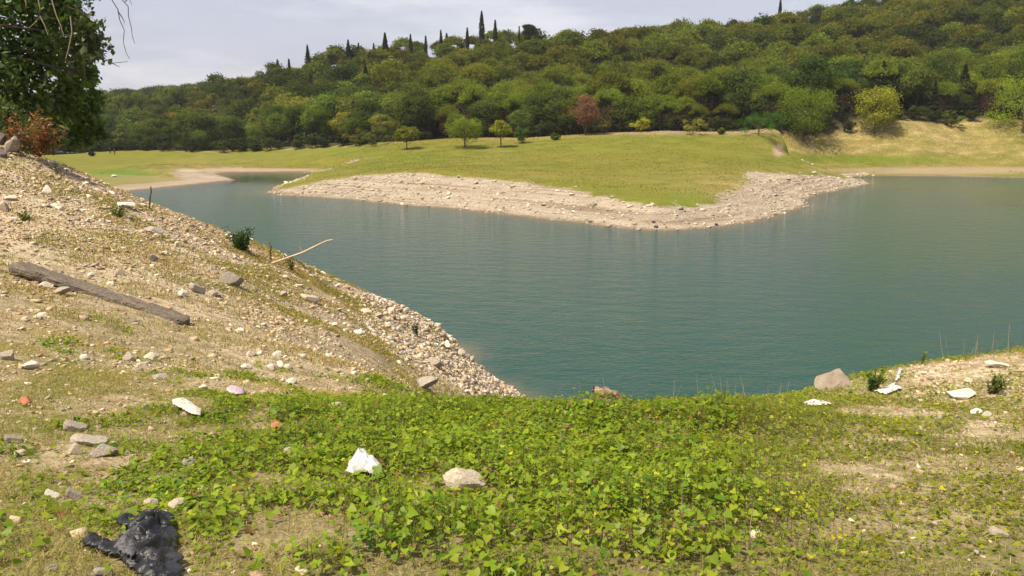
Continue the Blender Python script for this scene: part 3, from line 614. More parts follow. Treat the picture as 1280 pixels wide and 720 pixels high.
# ---------------------------------------------------------------- big tree hanging in at the left
P_ = P
def big_tree():
    K = 1.78; P = lambda a, c_, Y: P_(a, c_, Y*K)
    bx = -26.; base = Vector((bx, 31., float(near(np.array([bx]), np.array([31.]))[0])-.2))
    o = empty('overhanging_tree', base); tag(o, 'large leafy tree leaning in from the left edge with dark foliage and pale twigs', 'tree')
    b = np.array(base); loc = lambda p: np.array(p)-b
    top = P(-170, -190, 17.5); ps = [b, b+[.1, 0, 2.5], b+[.5, -.2, 5.5], top]
    tr = link('trunk', mesh_np('trunk', *(lambda t: (t[0]-b, t[1]))(tube(ps, [.38, .3, .24, .1], 10)), 4, M['bark'], True), o)
    lob = [(-60,20,18,75),(10,10,17,75),(60,-10,18,55),(-20,80,17.5,80),(40,70,18,62),(75,40,17,38),(92,75,17.5,34),(60,105,18,52),(0,125,17,60),(-60,130,18,70),(35,140,18.5,46),
           (88,110,18,34),(105,128,18.5,25),(78,140,18.7,34),(108,150,19,22),(-90,60,18,80),(112,95,17.2,15),(90,8,17,22),(20,-60,17,80),(90,-60,18,50),(118,140,19,18),(100,172,19,20),(122,165,19,14),(112,118,19,20),(-20,150,17,30),(68,165,19.2,18),(105,168,19.4,16),(30,158,19,22)]
    C = []; N = []; Kc = []; limbs = []
    fork = b+[.4, -.15, 4.2]
    for (px, py, Y, rp) in lob:
        c = P(px, py, Y); r = rp*Y*K/1000; n = int(760*(rp/50)**2)+110
        sub = unit(rng.normal(size=(9, 3)))*r*rng.uniform(.3, .85, (9, 1)); w_ = rng.integers(0, 9, n)
        d = unit(rng.normal(size=(n, 3))); p = c+sub[w_]+d*r*.42*rng.uniform(.2, 1.1, (n, 1))
        C.append(p); N.append(unit(d*.4+rng.normal(size=(n, 3))*.6+[0, 0, .5])); lit_or_yel = 1 if (py > 60 and px > 30) else 0  # lower right lobes look sunlit: the light is put into their leaf colour
        base_c = np.array([.065, .125, .02])+lit_or_yel*np.array([.06, .085, .006])*rng.uniform(0, 1, (n, 1)); Kc.append(base_c*rng.uniform(.65, 1.35, (n, 1)))
        mid = (fork+c)/2+[0, 0, .5]; limbs.append(tube([fork-[0, 0, rng.uniform(0, 1.5)], mid, c], [.14, .09, .02], 6))
        for s_ in sub[:5]: limbs.append(tube([c, c+s_*.6+[0, 0, .06], c+s_*1.1], [.028, .018, .007], 5))
    # feathery fringe on the right edge
    for i in range(26):
        a = P(rng.uniform(70, 112), rng.uniform(5, 100), 16.6); e = P(rng.uniform(95, 138), rng.uniform(20, 80) + 0, 16.6+rng.uniform(-.5, .5))
        t = np.linspace(0, 1, 7)[:, None]; path = a*(1-t)+e*t+[0, 0, .1]*np.sin(t*3.1)
        limbs.append(tube(path, np.linspace(.014, .005, 7), 4)); n = 30; tt = rng.uniform(.2, 1, (n, 1)); p = a*(1-tt)+e*tt+rng.normal(size=(n, 3))*.1
        C.append(p); N.append(unit(rng.normal(size=(n, 3)))); Kc.append(np.array([.055, .085, .02])*rng.uniform(.6, 1.4, (n, 1)))
    C = np.concatenate(C); N = np.concatenate(N); Kc = np.concatenate(Kc); s = rng.uniform(.08, .155, len(C)); V, Fc = quads(C-b, N, s, s*.62)
    link('crown', mesh_np('crown', V, Fc, 4, M['leaf_tree'], False, Kc), o)
    V, Fc = join(limbs); link('limbs', mesh_np('limbs', V-b, Fc, 4, M['bark'], True), o)
    # bare twigs hanging into the sky, from a bough above the frame
    bough = tube([fork, P(-20, -150, 15.5), P(90, -130, 13.5), P(160, -60, 12)], [.16, .12, .08, .022], 7)
    for path in [[(150,-70),(140,0),(147,12),(149,24),(155,38),(154,52),(158,66),(162,74)], [(147,14),(152,20),(156,27),(155,31)], [(152,-64),(153,0),(160,8),(161,20),(164,36),(165,46),(169,55)],
                 [(156,2),(161,-2),(165,6)], [(118,64),(128,71),(140,79),(160,77)], [(134,76),(142,80),(150,84)], [(104,-40),(108,0),(109,6),(111,12)], [(100,-40),(104,0),(106,4),(103,8)]]:
        pp = [P(a+random.uniform(-.6, .6), c_, 12.+.02*i) for i, (a, c_) in enumerate(path)]; V, Fc = tube(pp, np.linspace(.015, .006, len(pp)), 4)
        link('twig', mesh_np('twig', V-b, Fc, 4, M['bark'], True), o)
    link('bough', mesh_np('bough', bough[0]-b, bough[1], 4, M['bark'], True), o)
    for path in [[(46,-10),(50,10),(49,22),(42,30),(36,35)], [(62,-10),(70,18),(76,32),(80,46)], [(30,-5),(33,6),(30,14)], [(88,20),(90,40),(86,60),(82,74)], [(50,20),(56,32),(60,44)]]:
        pp = [P(a, c_, 15.6) for a, c_ in path]; V, Fc = tube(pp, np.linspace(.022, .009, len(pp)), 5)
        tw = link('twig', mesh_np('twig', V-b, Fc, 4, M['twig'], True), o); tw['label'] = 'pale dry twig among the leaves'
big_tree()
def near_bush(px, py, wpx, hpx, colors, name, label, cat, n, leaf, seed, Y=None, mat='leaf_tree', stems=9):
    b = nhit(px, py) if Y is None else Vector(P(px, py, Y)); g = np.random.default_rng(seed); r = wpx/2*b.y/1000; H = hpx*b.y/1000
    o = empty(name, b); tag(o, label, cat); geo = []; C = []; N = []
    tips = []
    for i in range(stems):
        a = g.uniform(0, 6.28); q = g.uniform(.3, 1); e = np.array([r*q*math.cos(a), r*q*math.sin(a), H*g.uniform(.55, 1.)]); geo.append(tube([[0, 0, -.05], e*.5+[0, 0, .05*H], e], [.008+.006*H, .006+.003*H, .003], 4)); tips.append(e)
    tips = np.array(tips); w_ = g.integers(0, stems, n); t = g.uniform(.25, 1.05, (n, 1)); p = tips[w_]*t+g.normal(size=(n, 3))*np.array([r, r, H])*.14; p[:, 2] = np.abs(p[:, 2])
    V, Fc = quads(p, unit(g.normal(size=(n, 3))+[0, 0, .6]), g.uniform(.7, 1.2, n)*leaf, g.uniform(.35, .6, n)*leaf)
    colr = np.array(colors)[g.integers(0, len(colors), n)]*g.uniform(.7, 1.3, (n, 1))
    link('leaves', mesh_np('leaves', V, Fc, 4, M[mat], False, colr), o); V, Fc = join(geo); link('stems', mesh_np('stems', V, Fc, 4, M['bark'], True), o); return o
near_bush(50, 194, 66, 44, [(.26, .1, .045), (.3, .14, .05), (.18, .12, .035), (.09, .12, .03)], 'red_shrub', 'rusty red leaved shrub on the crest of the left bank', 'shrub', 1900, .06, 41, Y=24.4, stems=16)
near_bush(18, 170, 50, 40, [(.06, .1, .02), (.1, .12, .02)], 'shrub', 'green shrub behind the rocks under the overhanging tree', 'shrub', 1200, .06, 42, Y=25.5, stems=12)
near_bush(303, 314, 38, 26, [(.035, .075, .015), (.05, .1, .018)], 'shrub', 'small dense green bush on the bank crest against the water', 'bush', 1500, .045, 43, stems=14)
near_bush(338, 327, 9, 22, [(.08, .08, .03), (.16, .09, .04)], 'weed_plant', 'thin brownish weed between the green bush and the bare branch', 'plant', 60, .035, 44, stems=3)
near_bush(366, 340, 26, 22, [(.04, .075, .02)], 'weed_plant', 'sparse leafy weed beneath the bare branch', 'plant', 130, .035, 45, stems=7)
near_bush(521, 421, 14, 20, [(.04, .07, .02)], 'weed_plant', 'dark weed on the bank crest above the pale rubble', 'plant', 170, .045, 46, stems=5)
near_bush(148, 272, 18, 16, [(.08, .13, .02)], 'weed_plant', 'green weed beside white rocks high on the left bank', 'plant', 150, .04, 47, stems=5)
near_bush(33, 276, 22, 11, [(.13, .16, .02)], 'weed_plant', 'yellow green weed near the left picture edge on the bank', 'plant', 160, .035, 48, stems=6)
near_bush(72, 218, 16, 16, [(.09, .1, .03)], 'weed_plant', 'spindly weed on the crest right of the red shrub', 'plant', 90, .035, 49, stems=5)
near_bush(1152, 452, 11, 20, [(.14, .2, .025)], 'weed_plant', 'bright green sprig standing up from the right ledge against the water', 'plant', 60, .014, 50, stems=3)
near_bush(1090, 490, 32, 28, [(.1, .16, .02), (.15, .2, .03)], 'weed_plant', 'leafy green weed right beside the pyramid shaped boulder', 'plant', 260, .02, 52, stems=12)
near_bush(1238, 492, 34, 26, [(.1, .15, .02), (.14, .17, .03)], 'weed_plant', 'green weed between the two flat white stones on the right', 'plant', 260, .018, 53, stems=12)

# ---------------------------------------------------------------- rocks
import bmesh
def rock_mesh(seed, sub=3, flat=.7, sharp=9, rough=.06):
    g = np.random.default_rng(seed); bm = bmesh.new(); bmesh.ops.create_icosphere(bm, subdivisions=sub, radius=1)
    V = np.array([v.co[:] for v in bm.verts])
    for i in range(sharp):
        n = unit(g.normal(size=(1, 3)))[0]; dd = g.uniform(.38, .74); h = V@n-dd; V = V-np.outer(np.clip(h, 0, None), n)*.96
    V = V+unit(V)*(fbm(V[:, 0]*3+V[:, 2]*2, V[:, 1]*3-V[:, 2], 3, seed)*rough)[:, None]
    V = V/np.abs(V).max(0); V[:, 2] *= flat
    for v, c in zip(bm.verts, V): v.co = c
    me = bpy.data.meshes.new('rock'); bm.to_mesh(me); bm.free(); return me
def with_mat(me, m): c = me.copy(); c.materials.clear(); c.materials.append(m); return c
RM = [rock_mesh(200+i, 3, random.uniform(.5, .8), 9+i % 4) for i in range(10)]
RMM = {k_: [with_mat(r_, M[k_]) for r_ in RM] for k_ in ('rock_grey', 'rock_pale', 'rock_white', 'rock_dark')}
def rock(px, py, wpx, hpx, m, label, v=None, flatten=None, sink=.25, name='rock'):
    b = nhit(px, py+hpx*.45); r = wpx/2*b.y/1000; h = hpx*b.y/1000*.6
    BLOCK.append((b.x, b.y-.3*r, r*1.05))
    o = link(name, RMM[m][(int(px*7+py)) % 10 if v is None else v], None, (b.x, b.y+r*.35, b.z+h*.5-h*sink*.4), (random.uniform(-.15, .15), random.uniform(-.15, .15), random.uniform(-.5, .5)), (r, r*.8, max(h*1.6, r*.5)))
    tag(o, label, 'rock'); return o
BLOCK = []
ROCKS = [(92,531,30,20,'rock_grey','dark grey angular rock just above the flat oval stones at the left'),(108,549,48,17,'rock_grey','long flat grey stone, upper of the clustered oval stones at the left'),(127,563,38,18,'rock_grey','flat grey stone, lower right of the clustered oval stones'),(91,562,24,16,'rock_pale','small tan stone, lower left of the clustered oval stones'),
 (360,563,22,16,'rock_grey','small round grey stone in the leaves above and left of the white rag'),(64,617,22,15,'rock_white','white lumpy stone low at the left with a grey one beside it'),(91,617,22,20,'rock_grey','grey pointed stone right of the white lumpy stone'),(221,629,28,22,'rock_pale','speckled pale stone directly above the black plastic'),(199,643,20,11,'rock_white','small smooth white pebble between speckled stone and black plastic'),
 (187,627,20,16,'rock_pale','dull tan stone left of the speckled stone above the black plastic'),(235,575,22,26,'rock_grey','mottled grey stone among leaves, lower left centre'),(250,591,12,12,'rock_grey','small grey stone below the mottled stone among the leaves'),(366,587,14,11,'rock_grey','small grey stone below the round grey stone in the leaves'),
 (580,595,62,44,'rock_pale','big brownish grey rock lying in the green leaves right of the white rag'),(423,506,20,15,'rock_pale','pale stone at the upper edge of the leaf carpet'),(15,549,22,13,'rock_grey','grey stone at the left picture edge beside the clustered oval stones'),(25,565,18,12,'rock_pale','tan stone under the grey one at the left picture edge'),(32,577,12,8,'rock_white','tiny white stone under the tan one at the left picture edge'),
 (7,442,20,18,'rock_grey','rounded grey stone cut by the left picture edge below the beam'),(36,456,24,14,'rock_white','white angular stone near the left edge below the beam'),(161,445,18,14,'rock_pale','split stone with a dark side below the middle of the beam'),(187,444,20,15,'rock_pale','blocky pale stone right of the split stone below the beam'),(198,470,20,10,'rock_grey','flat dark stone below the blocky pale stone'),(106,445,14,10,'rock_white','small white stone left of the split stone'),
 (307,457,15,10,'rock_white','bright white stone, leftmost of a row of three in mid slope'),(338,457,14,9,'rock_white','white stone, middle of the row of three in mid slope'),(360,457,15,11,'rock_pale','pale stone, rightmost of the row of three in mid slope'),(313,441,16,8,'rock_pale','flat pale stone above the row of three'),(252,484,16,11,'rock_pale','round pale stone left of the pink wrapper'),
 (245,359,21,15,'rock_grey','grey block with a dark right side, upper slope right of the beam'),(227,364,13,12,'rock_white','white stone leaning on the left of the grey block'),(264,365,19,10,'rock_grey','low grey stone right of the grey block'),(285,347,36,19,'rock_grey','wide grey slab with a dark hollow under its right end'),(353,367,13,12,'rock_grey','grey stone standing upright in the middle of the slope'),(386,372,24,11,'rock_pale','pale slab near the water side crest'),
 (56,355,22,12,'rock_pale','stone wedged under the left end of the beam'),(75,363,25,11,'rock_grey','flat stone wedged under the beam, right of the first'),(166,400,11,8,'rock_grey','small stone wedged under the right half of the beam'),(190,286,26,14,'rock_grey','grey slab high on the left bank'),(158,254,26,13,'rock_white','white rock on the crest of the left bank'),(70,256,16,8,'rock_white','white flat stone high on the left bank'),(3,258,16,12,'rock_grey','grey stone at the left picture edge high on the bank'),
 (12,246,20,9,'rock_pale','tan stone with a dark base high at the left picture edge'),(56,237,14,11,'rock_white','white stone with a dark notch high on the left bank'),(190,322,14,9,'rock_dark','dark topped stone right of the slab'),(205,315,12,8,'rock_pale','pale flat stone above the beam end'),(114,342,10,8,'rock_white','small white stone directly above the beam'),(147,340,16,8,'rock_grey','dark edged stone above the middle of the beam'),
(1250,455,32,9,'rock_white','flat white stone near the right picture edge on the ledge'),(1204,493,38,11,'rock_white','flat cream stone on bare soil at the right'),(1222,514,16,12,'rock_white','white stone, left of a pair under the flat cream stone'),(1235,517,14,9,'rock_white','white stone, right of a pair under the flat cream stone'),(1213,475,18,9,'rock_pale','buried tan stone between the two flat white stones'),
 (1250,665,26,18,'rock_pale','tan layered stone at the lower right'),(1168,655,13,9,'rock_pale','small tan stone in the leaves at the lower right'),(1222,690,12,10,'rock_white','pale stone below the tan layered stone'),(530,478,40,18,'rock_grey','broad grey slab at the foot of the slope behind the leaf carpet'),(540,452,28,13,'rock_grey','grey slab in the pale rubble near the water'),(576,440,14,11,'rock_pale','rounded boulder in the pale rubble on the waterline'),
 (557,430,15,10,'rock_white','white boulder in the rubble right of the dark weed'),(485,405,13,10,'rock_pale','white boulder on the crest left of the dark weed'),(472,394,15,10,'rock_grey','grey boulder on the crest'),(455,388,18,8,'rock_pale','flat pale rock on the crest above the grassy slope'),(449,414,16,8,'rock_white','white stone in the grass below the crest'),(185,714,0,0,'',''),
 (62,712,18,11,'rock_grey','bluish grey stone at the bottom left edge'),(127,715,24,14,'rock_grey','blurred grey stone at the bottom left of the black plastic')]
for rk in ROCKS:
    if rk[2]: rock(*rk)
def boulder():
    b = nhit(1052, 486); BLOCK.append((b.x, b.y+.1, .1)); s_ = b.y/1000; g = np.random.default_rng(3)
    bm = bmesh.new(); bmesh.ops.create_icosphere(bm, subdivisions=4, radius=1); V = np.array([v.co[:] for v in bm.verts])
    for n_, d_ in [((-.62, -.3, .72), .42), ((.8, -.15, .58), .45), ((.1, -.85, .5), .5), ((.1, .9, .4), .5), ((-.3, -.9, .2), .6), ((.5, -.6, .7), .5), ((0, 0, -1), .5)]:
        n_ = np.array(n_)/np.linalg.norm(n_); V = V-np.outer(np.clip(V@n_-d_, 0, None), n_)*.97
    V = V+unit(V)*(fbm(V[:, 0]*3+V[:, 2]*2, V[:, 1]*3-V[:, 2], 5, 8)*.09)[:, None]; V = V/np.abs(V).max(0)*[31*s_, 24*s_, 19*s_]
    for v, c in zip(bm.verts, V): v.co = c
    me = bpy.data.meshes.new('rock'); bm.to_mesh(me); bm.free(); me.materials.append(rock_mat('brown_boulder', (.17, .135, .1), (.36, .29, .22), (.1, .075, .05)))
    tag(link('rock', me, None, (b.x+.02, b.y+.12, b.z+.01)), 'pyramid shaped boulder on the ledge edge against the water', 'rock')
boulder()
for a_, c_, r_ in [(445, 598, .1), (462, 600, .1), (452, 608, .09), (233, 518, .07), (245, 524, .06), (757, 500, .16), (770, 500, .12), (745, 503, .1), (295, 495, .06), (346, 543, .035), (185, 700, .14), (200, 680, .12), (160, 695, .1), (130, 690, .08), (205, 720, .12)]:
    q_ = nhit(a_, c_); BLOCK.append((q_.x, q_.y, r_))
def crest_rock(px, py, wpx, hpx, m, label, Y):
    p = P(px, py, Y); r = wpx/2*Y/1000; h = hpx/2*Y/1000
    tag(link('rock', RMM[m][int(px) % 10], None, (p[0], p[1], p[2]), (.1, .2, px), (r, r, h*1.3)), label, 'rock')
crest_rock(15, 180, 20, 26, 'rock_grey', 'grey upright rock at the top of the left bank', 24); crest_rock(3, 172, 20, 24, 'rock_dark', 'dark rock behind the upright one at the left picture edge', 24.3)
crest_rock(2, 192, 14, 14, 'rock_dark', 'dark brown rock at the very left under the upright rock', 23.4); crest_rock(28, 166, 10, 16, 'rock_dark', 'purplish rock in front of the red shrub', 24.8)
crest_rock(57, 207, 16, 9, 'rock_dark', 'dark rock on the crest below the red shrub', 24.4); crest_rock(47, 200, 12, 8, 'rock_grey', 'grey rock on the crest left of the dark one', 24.3)

# scattered larger stones: individual; finer rubble: one mass
def scatter(n, xr, yr, dens, seed, fld=near, pw=1):
    g = np.random.default_rng(seed); x = g.uniform(*xr, n); y = yr[0]+(yr[1]-yr[0])*g.uniform(0, 1, n)**pw; z = fld(x, y); px, py = proj(x, y, z)
    keep = (g.uniform(0, 1, n) < dens(x, y, z, px, py)) & (px > -60) & (px < 1340) & (py < 760) & (z > -.3); return x[keep], y[keep], z[keep], px[keep], py[keep]
def vis_near(x, y, z): return ~((y > 8.6) & (x > 1.0+.0*y) & (y < 22)) 
sd = lambda x, y, z, px, py: np.clip(T_stone(px, py), 0, 1)*np.clip(-.1+1.9*vnoise(x*.7, y*.7, 77), .1, 1.4)*vis_near(x, y, z)
x, y, z, px, py = scatter(4200, (-18, 3), (6, 29), sd, 301, pw=.75); sel = rng.permutation(len(x))[:200]
for i in sel:
    s = random.uniform(.035, .08)*(1+.035*y[i])*(1.25 if random.random() < .12 else 1); m = random.choice(['rock_grey', 'rock_pale', 'rock_pale', 'rock_pale', 'rock_white'])
    spot = 'left of the upright stick' if px[i] < 180 and y[i] > 16 else ('above the beam' if px[i] < 235 and y[i] > 11 else ('around the beam end' if px[i] < 235 else ('below the dense green bush' if px[i] < 330 else ('below the bare branch' if px[i] < 420 else 'near the grassy foot of the slope'))))
    if y[i] > 22 and px[i] > 480: lab = 'pale boulder in the heap of rubble where the left bank meets the water'; s *= 1.3
    elif y[i] > 18: lab = 'loose stone high on the left bank '+spot
    else: lab = 'loose stone midway up the left bank '+spot
    o = link('stone', RMM[m][random.randrange(10)], None, (x[i], y[i], z[i]+s*.12), (random.uniform(-.4, .4), random.uniform(-.4, .4), random.uniform(0, 6.28)), (s, s*random.uniform(.6, .95), s*random.uniform(.5, .8))); tag(o, lab, 'stone', 'stones: '+lab)
def chips(name, x, y, z, size, colors, seed, label, flat=.55):
    g = np.random.default_rng(seed); n = len(x); base = np.array([[a, b, c] for a in (-1, 1) for b in (-1, 1) for c in (-1, 1)], float)
    Fq = np.array([[0, 1, 3, 2], [4, 6, 7, 5], [0, 4, 5, 1], [2, 3, 7, 6], [0, 2, 6, 4], [1, 5, 7, 3]])
    V = base[None]*g.uniform(.45, 1., (n, 8, 3)); V = V*np.stack([np.ones(n), g.uniform(.5, 1, n), g.uniform(.35, 1, n)*flat], 1)[:, None]*np.asarray(size)[:, None, None]*.62
    a = g.uniform(0, 6.28, n); t = g.normal(size=n)*.35; ca, sa, ct, st_ = np.cos(a), np.sin(a), np.cos(t), np.sin(t)
    X_ = V[..., 0]*ct[:, None]+V[..., 2]*st_[:, None]; Z_ = -V[..., 0]*st_[:, None]+V[..., 2]*ct[:, None]
    V = np.stack([X_*ca[:, None]-V[..., 1]*sa[:, None]+x[:, None], X_*sa[:, None]+V[..., 1]*ca[:, None]+y[:, None], Z_+z[:, None]+np.asarray(size)[:, None]*.12], 2)
    Fa = (Fq[None]+8*np.arange(n)[:, None, None]).reshape(-1, 4); c = np.array(colors)[g.integers(0, len(colors), n)]*g.uniform(.75, 1.2, (n, 1)); c = np.repeat(c, 6, 0)
    tag(link(name, mesh_np(name, V.reshape(-1, 3), Fa, 4, M['rubble'], False, c)), label, 'rubble', kind='stuff')
SC = [(.5,.39,.26),(.6,.48,.33),(.42,.32,.21),(.3,.255,.2),(.68,.58,.44),(.48,.33,.2),(.44,.35,.25)]
x, y, z, px, py = scatter(130000, (-19, 3), (7, 30), sd, 302, pw=.8); sz = np.random.default_rng(5).gamma(2., .5, len(x))*.024*(1+.024*y)*(1+.9*((px > 480) & (y > 20)))
chips('bank_rubble', x, y, z, np.clip(sz, .015, .28), SC, 6, 'pale broken stones littering the left bank')
x, y, z, px, py = scatter(140000, (-5, 2.5), (20, 30), lambda x, y, z, px, py: ((px > 450) & (z < 4.4))*np.clip(.12+(px-450)/260, 0, .9)*np.clip(1-(py-(px-450)*.56-388)/34, .12, 1)*(.35+.9*vnoise(x*.9, y*.9, 79)), 312); sz = np.random.default_rng(5).gamma(1.7, .5, len(x))*.052
chips('shore_rubble', x, y, z, np.clip(sz, .04, .3), [(.64,.55,.43),(.7,.62,.5),(.58,.49,.38),(.5,.42,.32)], 7, 'heap of pale stones along the water at the foot of the left bank')
x, y, z, px, py = scatter(80000, (-6, 6.5), (2.3, 9), lambda x, y, z, px, py: np.clip(T_stone(px, py)*.9+.08, 0, 1)*(1-.8*np.clip(T_leaf(px, py), 0, 1))*(.3+1.2*vnoise(x*1.5, y*1.5, 78)), 303, pw=.8)
chips('gravel', x, y, z, np.clip(np.random.default_rng(8).gamma(1.3, .5, len(x))*.0175, .004, .075), SC, 9, 'scattered pale pebbles on the near ground')
g = np.random.default_rng(61); n = 110000; x = g.uniform(-50, 66, n); y = g.uniform(72, 160, n); z = far(x, y); bk = farB(x, y); kp = (z > .02) & (g.uniform(0, 1, n) < np.clip(bk*1.2-.25, 0, .8)*(z < 3.2)) & (x > -42); x, y, z = x[kp], y[kp], z[kp]
chips('peninsula_rubble', x, y, z-.03, np.clip(g.gamma(1.3, .5, len(x))*.2, .07, .65), [(.46,.39,.3),(.6,.53,.43),(.33,.28,.22),(.5,.43,.34)], 62, 'stones covering the bare bank of the peninsula', flat=.5)
for (px, py, wp, lab) in [(820,284,7,'dark boulder at the foot of the peninsula bank'), (895,281,6,'small dark rock at the peninsula waterline right of the dark boulder'), (817,278,6,'pale boulder just above the dark one on the peninsula bank')]:
    b = fhit(px, py); r = wp/2*b.y/1000; tag(link('rock', RMM['rock_dark' if 'dark' in lab else 'rock_white'][3], None, (b.x, b.y, b.z+r*.3), (0, 0, 1), (r*1.3, r, r*1.2)), lab, 'rock')
b = fhit(143, 221); tag(link('rock', RMM['rock_white'][2], None, (b.x, b.y, b.z+.2), (0, 0, 1), (.6, .45, .35)), 'white boulder beside the bright green strip on the left spit', 'rock')

# ---------------------------------------------------------------- leafy ground cover and grass
def blocked(x, y):
    m = np.zeros(x.shape, bool)
    for (bx_, by_, br_) in BLOCK: m |= (x-bx_)**2+(y-by_)**2 < br_**2
    return m
def lowered(x, y):
    m = np.ones(x.shape)
    for (bx_, by_, br_) in BLOCK: d_ = np.hypot(x-bx_, y-by_+br_*.8); m = np.minimum(m, np.clip(d_/(br_*3.2+.05), .3, 1))
    return m
def leaf_cover():
    g = np.random.default_rng(81); n = 38000
    x = g.uniform(-5.6, 6.6, n); y = 2.4+8.6*g.uniform(0, 1, n)**.9; z = near(x, y); px, py = proj(x, y, z); d = np.clip(T_leaf(px, py), 0, 1)
    nz_ = .5+.5*fbm(x*1.3, y*1.3, 3, 83)*1.7
    nz_ = np.clip(.5+.8*fbm(x*1.2, y*1.2, 3, 83)+.9*fbm(x*4, y*4, 2, 84), -.2, 1.3); keep = (g.uniform(0, 1, n) < np.clip((d*1.3-nz_)*2.2+.12*d, 0, 1)) & ~blocked(x, y) & ((d > .01)) & (px > -60) & (px < 1340) & (y > 2.3); keep &= (px > -60)
    x, y, z, d, px = x[keep], y[keep], z[keep], d[keep], px[keep]; m = len(x)
    hgt = (.035+.075*d*d)*g.uniform(.6, 1.35, m)*(1-.35*(px > 1000)); tall = fbm(x*.9, y*.9, 2, 85); hgt *= np.clip(1.05+1.2*tall+.9*fbm(x*3, y*3, 2, 86), .45, 1.9)*np.where(y > 6.3, .6, 1)*lowered(x, y)*(1-.45*np.clip((px-900)/150, 0, 1))
    small = np.where(px > 930, .62, 1.)*np.where(px < 350, .95, 1.); nl = 8
    # a stem with leaves spiralling up it
    t = (np.arange(nl)+.5)/nl; ang = g.uniform(0, 6.28, m)[:, None]+np.arange(nl)*2.3+g.normal(size=(m, nl))*.4
    rad = (.02+.075*g.uniform(.3, 1.1, (m, nl)))*(.6+.7*(1-t))*1.1; H = hgt[:, None]*(.25+.75*t)*g.uniform(.85, 1.15, (m, nl))
    cx = x[:, None]+rad*np.cos(ang); cy = y[:, None]+rad*np.sin(ang); cz = z[:, None]+H
    C = np.stack([cx, cy, cz], 2).reshape(-1, 3); A = ang.ravel(); tl = np.tile(t, m)
    k_ = len(C); s = (.0085+.016*g.uniform(0, 1, k_)**1.4)*np.repeat(small*g.uniform(.6, 1.35, m), nl)*(1-.25*tl)
    out = np.stack([np.cos(A), np.sin(A), -.15-.5*g.uniform(-.4, 1, k_)], 1); out = unit(out+g.normal(size=(k_, 3))*.22)
    nn = unit(np.stack([np.cos(A)*.35, np.sin(A)*.35, np.ones(k_)], 1)+g.normal(size=(k_, 3))*.42); side = unit(np.cross(nn, out)); nn = unit(np.cross(out, side))
    # heart shaped leaf with a fold: 7 points, two five-sided halves
    shp = [(0, 0, 0), (.95, -.25, .18), (1.05, .55, .2), (0, 2.0, -.1), (-1.05, .55, .2), (-.95, -.25, .18)]
    V = np.stack([C+side*(a*s)[:, None]+out*(b_*s)[:, None]+nn*(c_*s)[:, None] for a, b_, c_ in shp], 1)
    F1 = np.array([[0, 1, 2, 3], [0, 3, 4, 5]]); Fa = (F1[None]+6*np.arange(k_)[:, None, None]).reshape(-1, 4)
    br = g.uniform(.75, 1.25, (k_, 1)); mixv = g.uniform(0, 1, (k_, 1))**2
    c = (np.array([.185, .245, .017])*(1-mixv)+np.array([.31, .33, .023])*mixv)*br; rx = np.repeat(np.clip((px-850)/250, 0, 1), nl)[:, None]
    c = c*(1-rx)+rx*c*np.array([1.12, .92, 1.]); patch = np.repeat(fbm(x*.7, y*.7, 2, 88), nl)[:, None]; c = c*(1+.25*patch)
    lit_or_yel = (g.uniform(0, 1, k_) < .008+.02*rx[:, 0]) & (s < .016); c[lit_or_yel] = np.array([.55, .46, .03]); dk = np.repeat(g.uniform(0, 1, m) < .16, nl); c[dk] *= [.55, .72, .9]; brn = g.uniform(0, 1, k_) < .02; c[brn] = [.25, .13, .05]
    tag(link('leafy_ground_cover', mesh_np('leafy_ground_cover', V.reshape(-1, 3), Fa, 4, M['leaf_near'], False, np.repeat(c, 2, 0))), 'bright green heart leaved weeds carpeting the ledge', 'ground cover', kind='stuff')
    # stems
    S0 = np.stack([x, y, z-.01], 1); S1 = S0+np.stack([g.normal(size=m)*.01, g.normal(size=m)*.01, hgt], 1); wv = np.array([.0018, 0, 0]); 
    V = np.stack([S0-wv, S0+wv, S1+wv*.5, S1-wv*.5], 1).reshape(-1, 3)
    P0 = np.repeat(S0+(S1-S0)*.5, nl, 0); P0[:, 2] = z.repeat(nl)+H.ravel()*.8; V2 = np.stack([P0-wv*.6, P0+wv*.6, C+wv*.4, C-wv*.4], 1).reshape(-1, 3)
    V = np.concatenate([V, V2]); cc = np.tile(np.array([.14, .15, .04]), (len(V)//4, 1)); tag(link('weed_stems', mesh_np('weed_stems', V, np.arange(len(V)).reshape(-1, 4), 4, M['grass'], False, cc)), 'thin stems under the leaf carpet', 'ground cover', kind='stuff')
    print('leaves', k_)
leaf_cover()
def grass(name, x, y, z, h, wd, cols, seed, label, lean=.5):
    g = np.random.default_rng(seed); n = len(x); a = g.uniform(0, 6.28, n); l_ = g.uniform(.1, lean*1.6, n); B0 = np.stack([x, y, z-.005], 1); dr = np.stack([np.cos(a), np.sin(a), 0*a], 1); sd_ = np.stack([-np.sin(a+.5), np.cos(a+.5), 0*a], 1)*wd[:, None]
    up_ = np.array([0, 0, 1.]); m1 = B0+up_*(h*.6)[:, None]+dr*(h*l_*.35)[:, None]; tp = B0+up_*(h*(1-.35*l_))[:, None]+dr*(h*l_)[:, None]
    V = np.stack([B0-sd_, B0+sd_, m1+sd_*.7, m1-sd_*.7, tp], 1).reshape(-1, 3); k5 = 5*np.arange(n)[:, None]
    T = np.concatenate([k5+[0, 1, 2], k5+[0, 2, 3], k5+[3, 2, 4]], 1).reshape(-1, 3); c = np.repeat(cols, 3, 0)
    tag(link(name, mesh_np(name, V, T, 3, M['grass'], False, c)), label, 'grass', kind='stuff')
GC = np.array([(.14,.15,.04),(.2,.19,.06),(.11,.13,.03),(.3,.25,.11),(.38,.3,.15),(.17,.17,.045)])
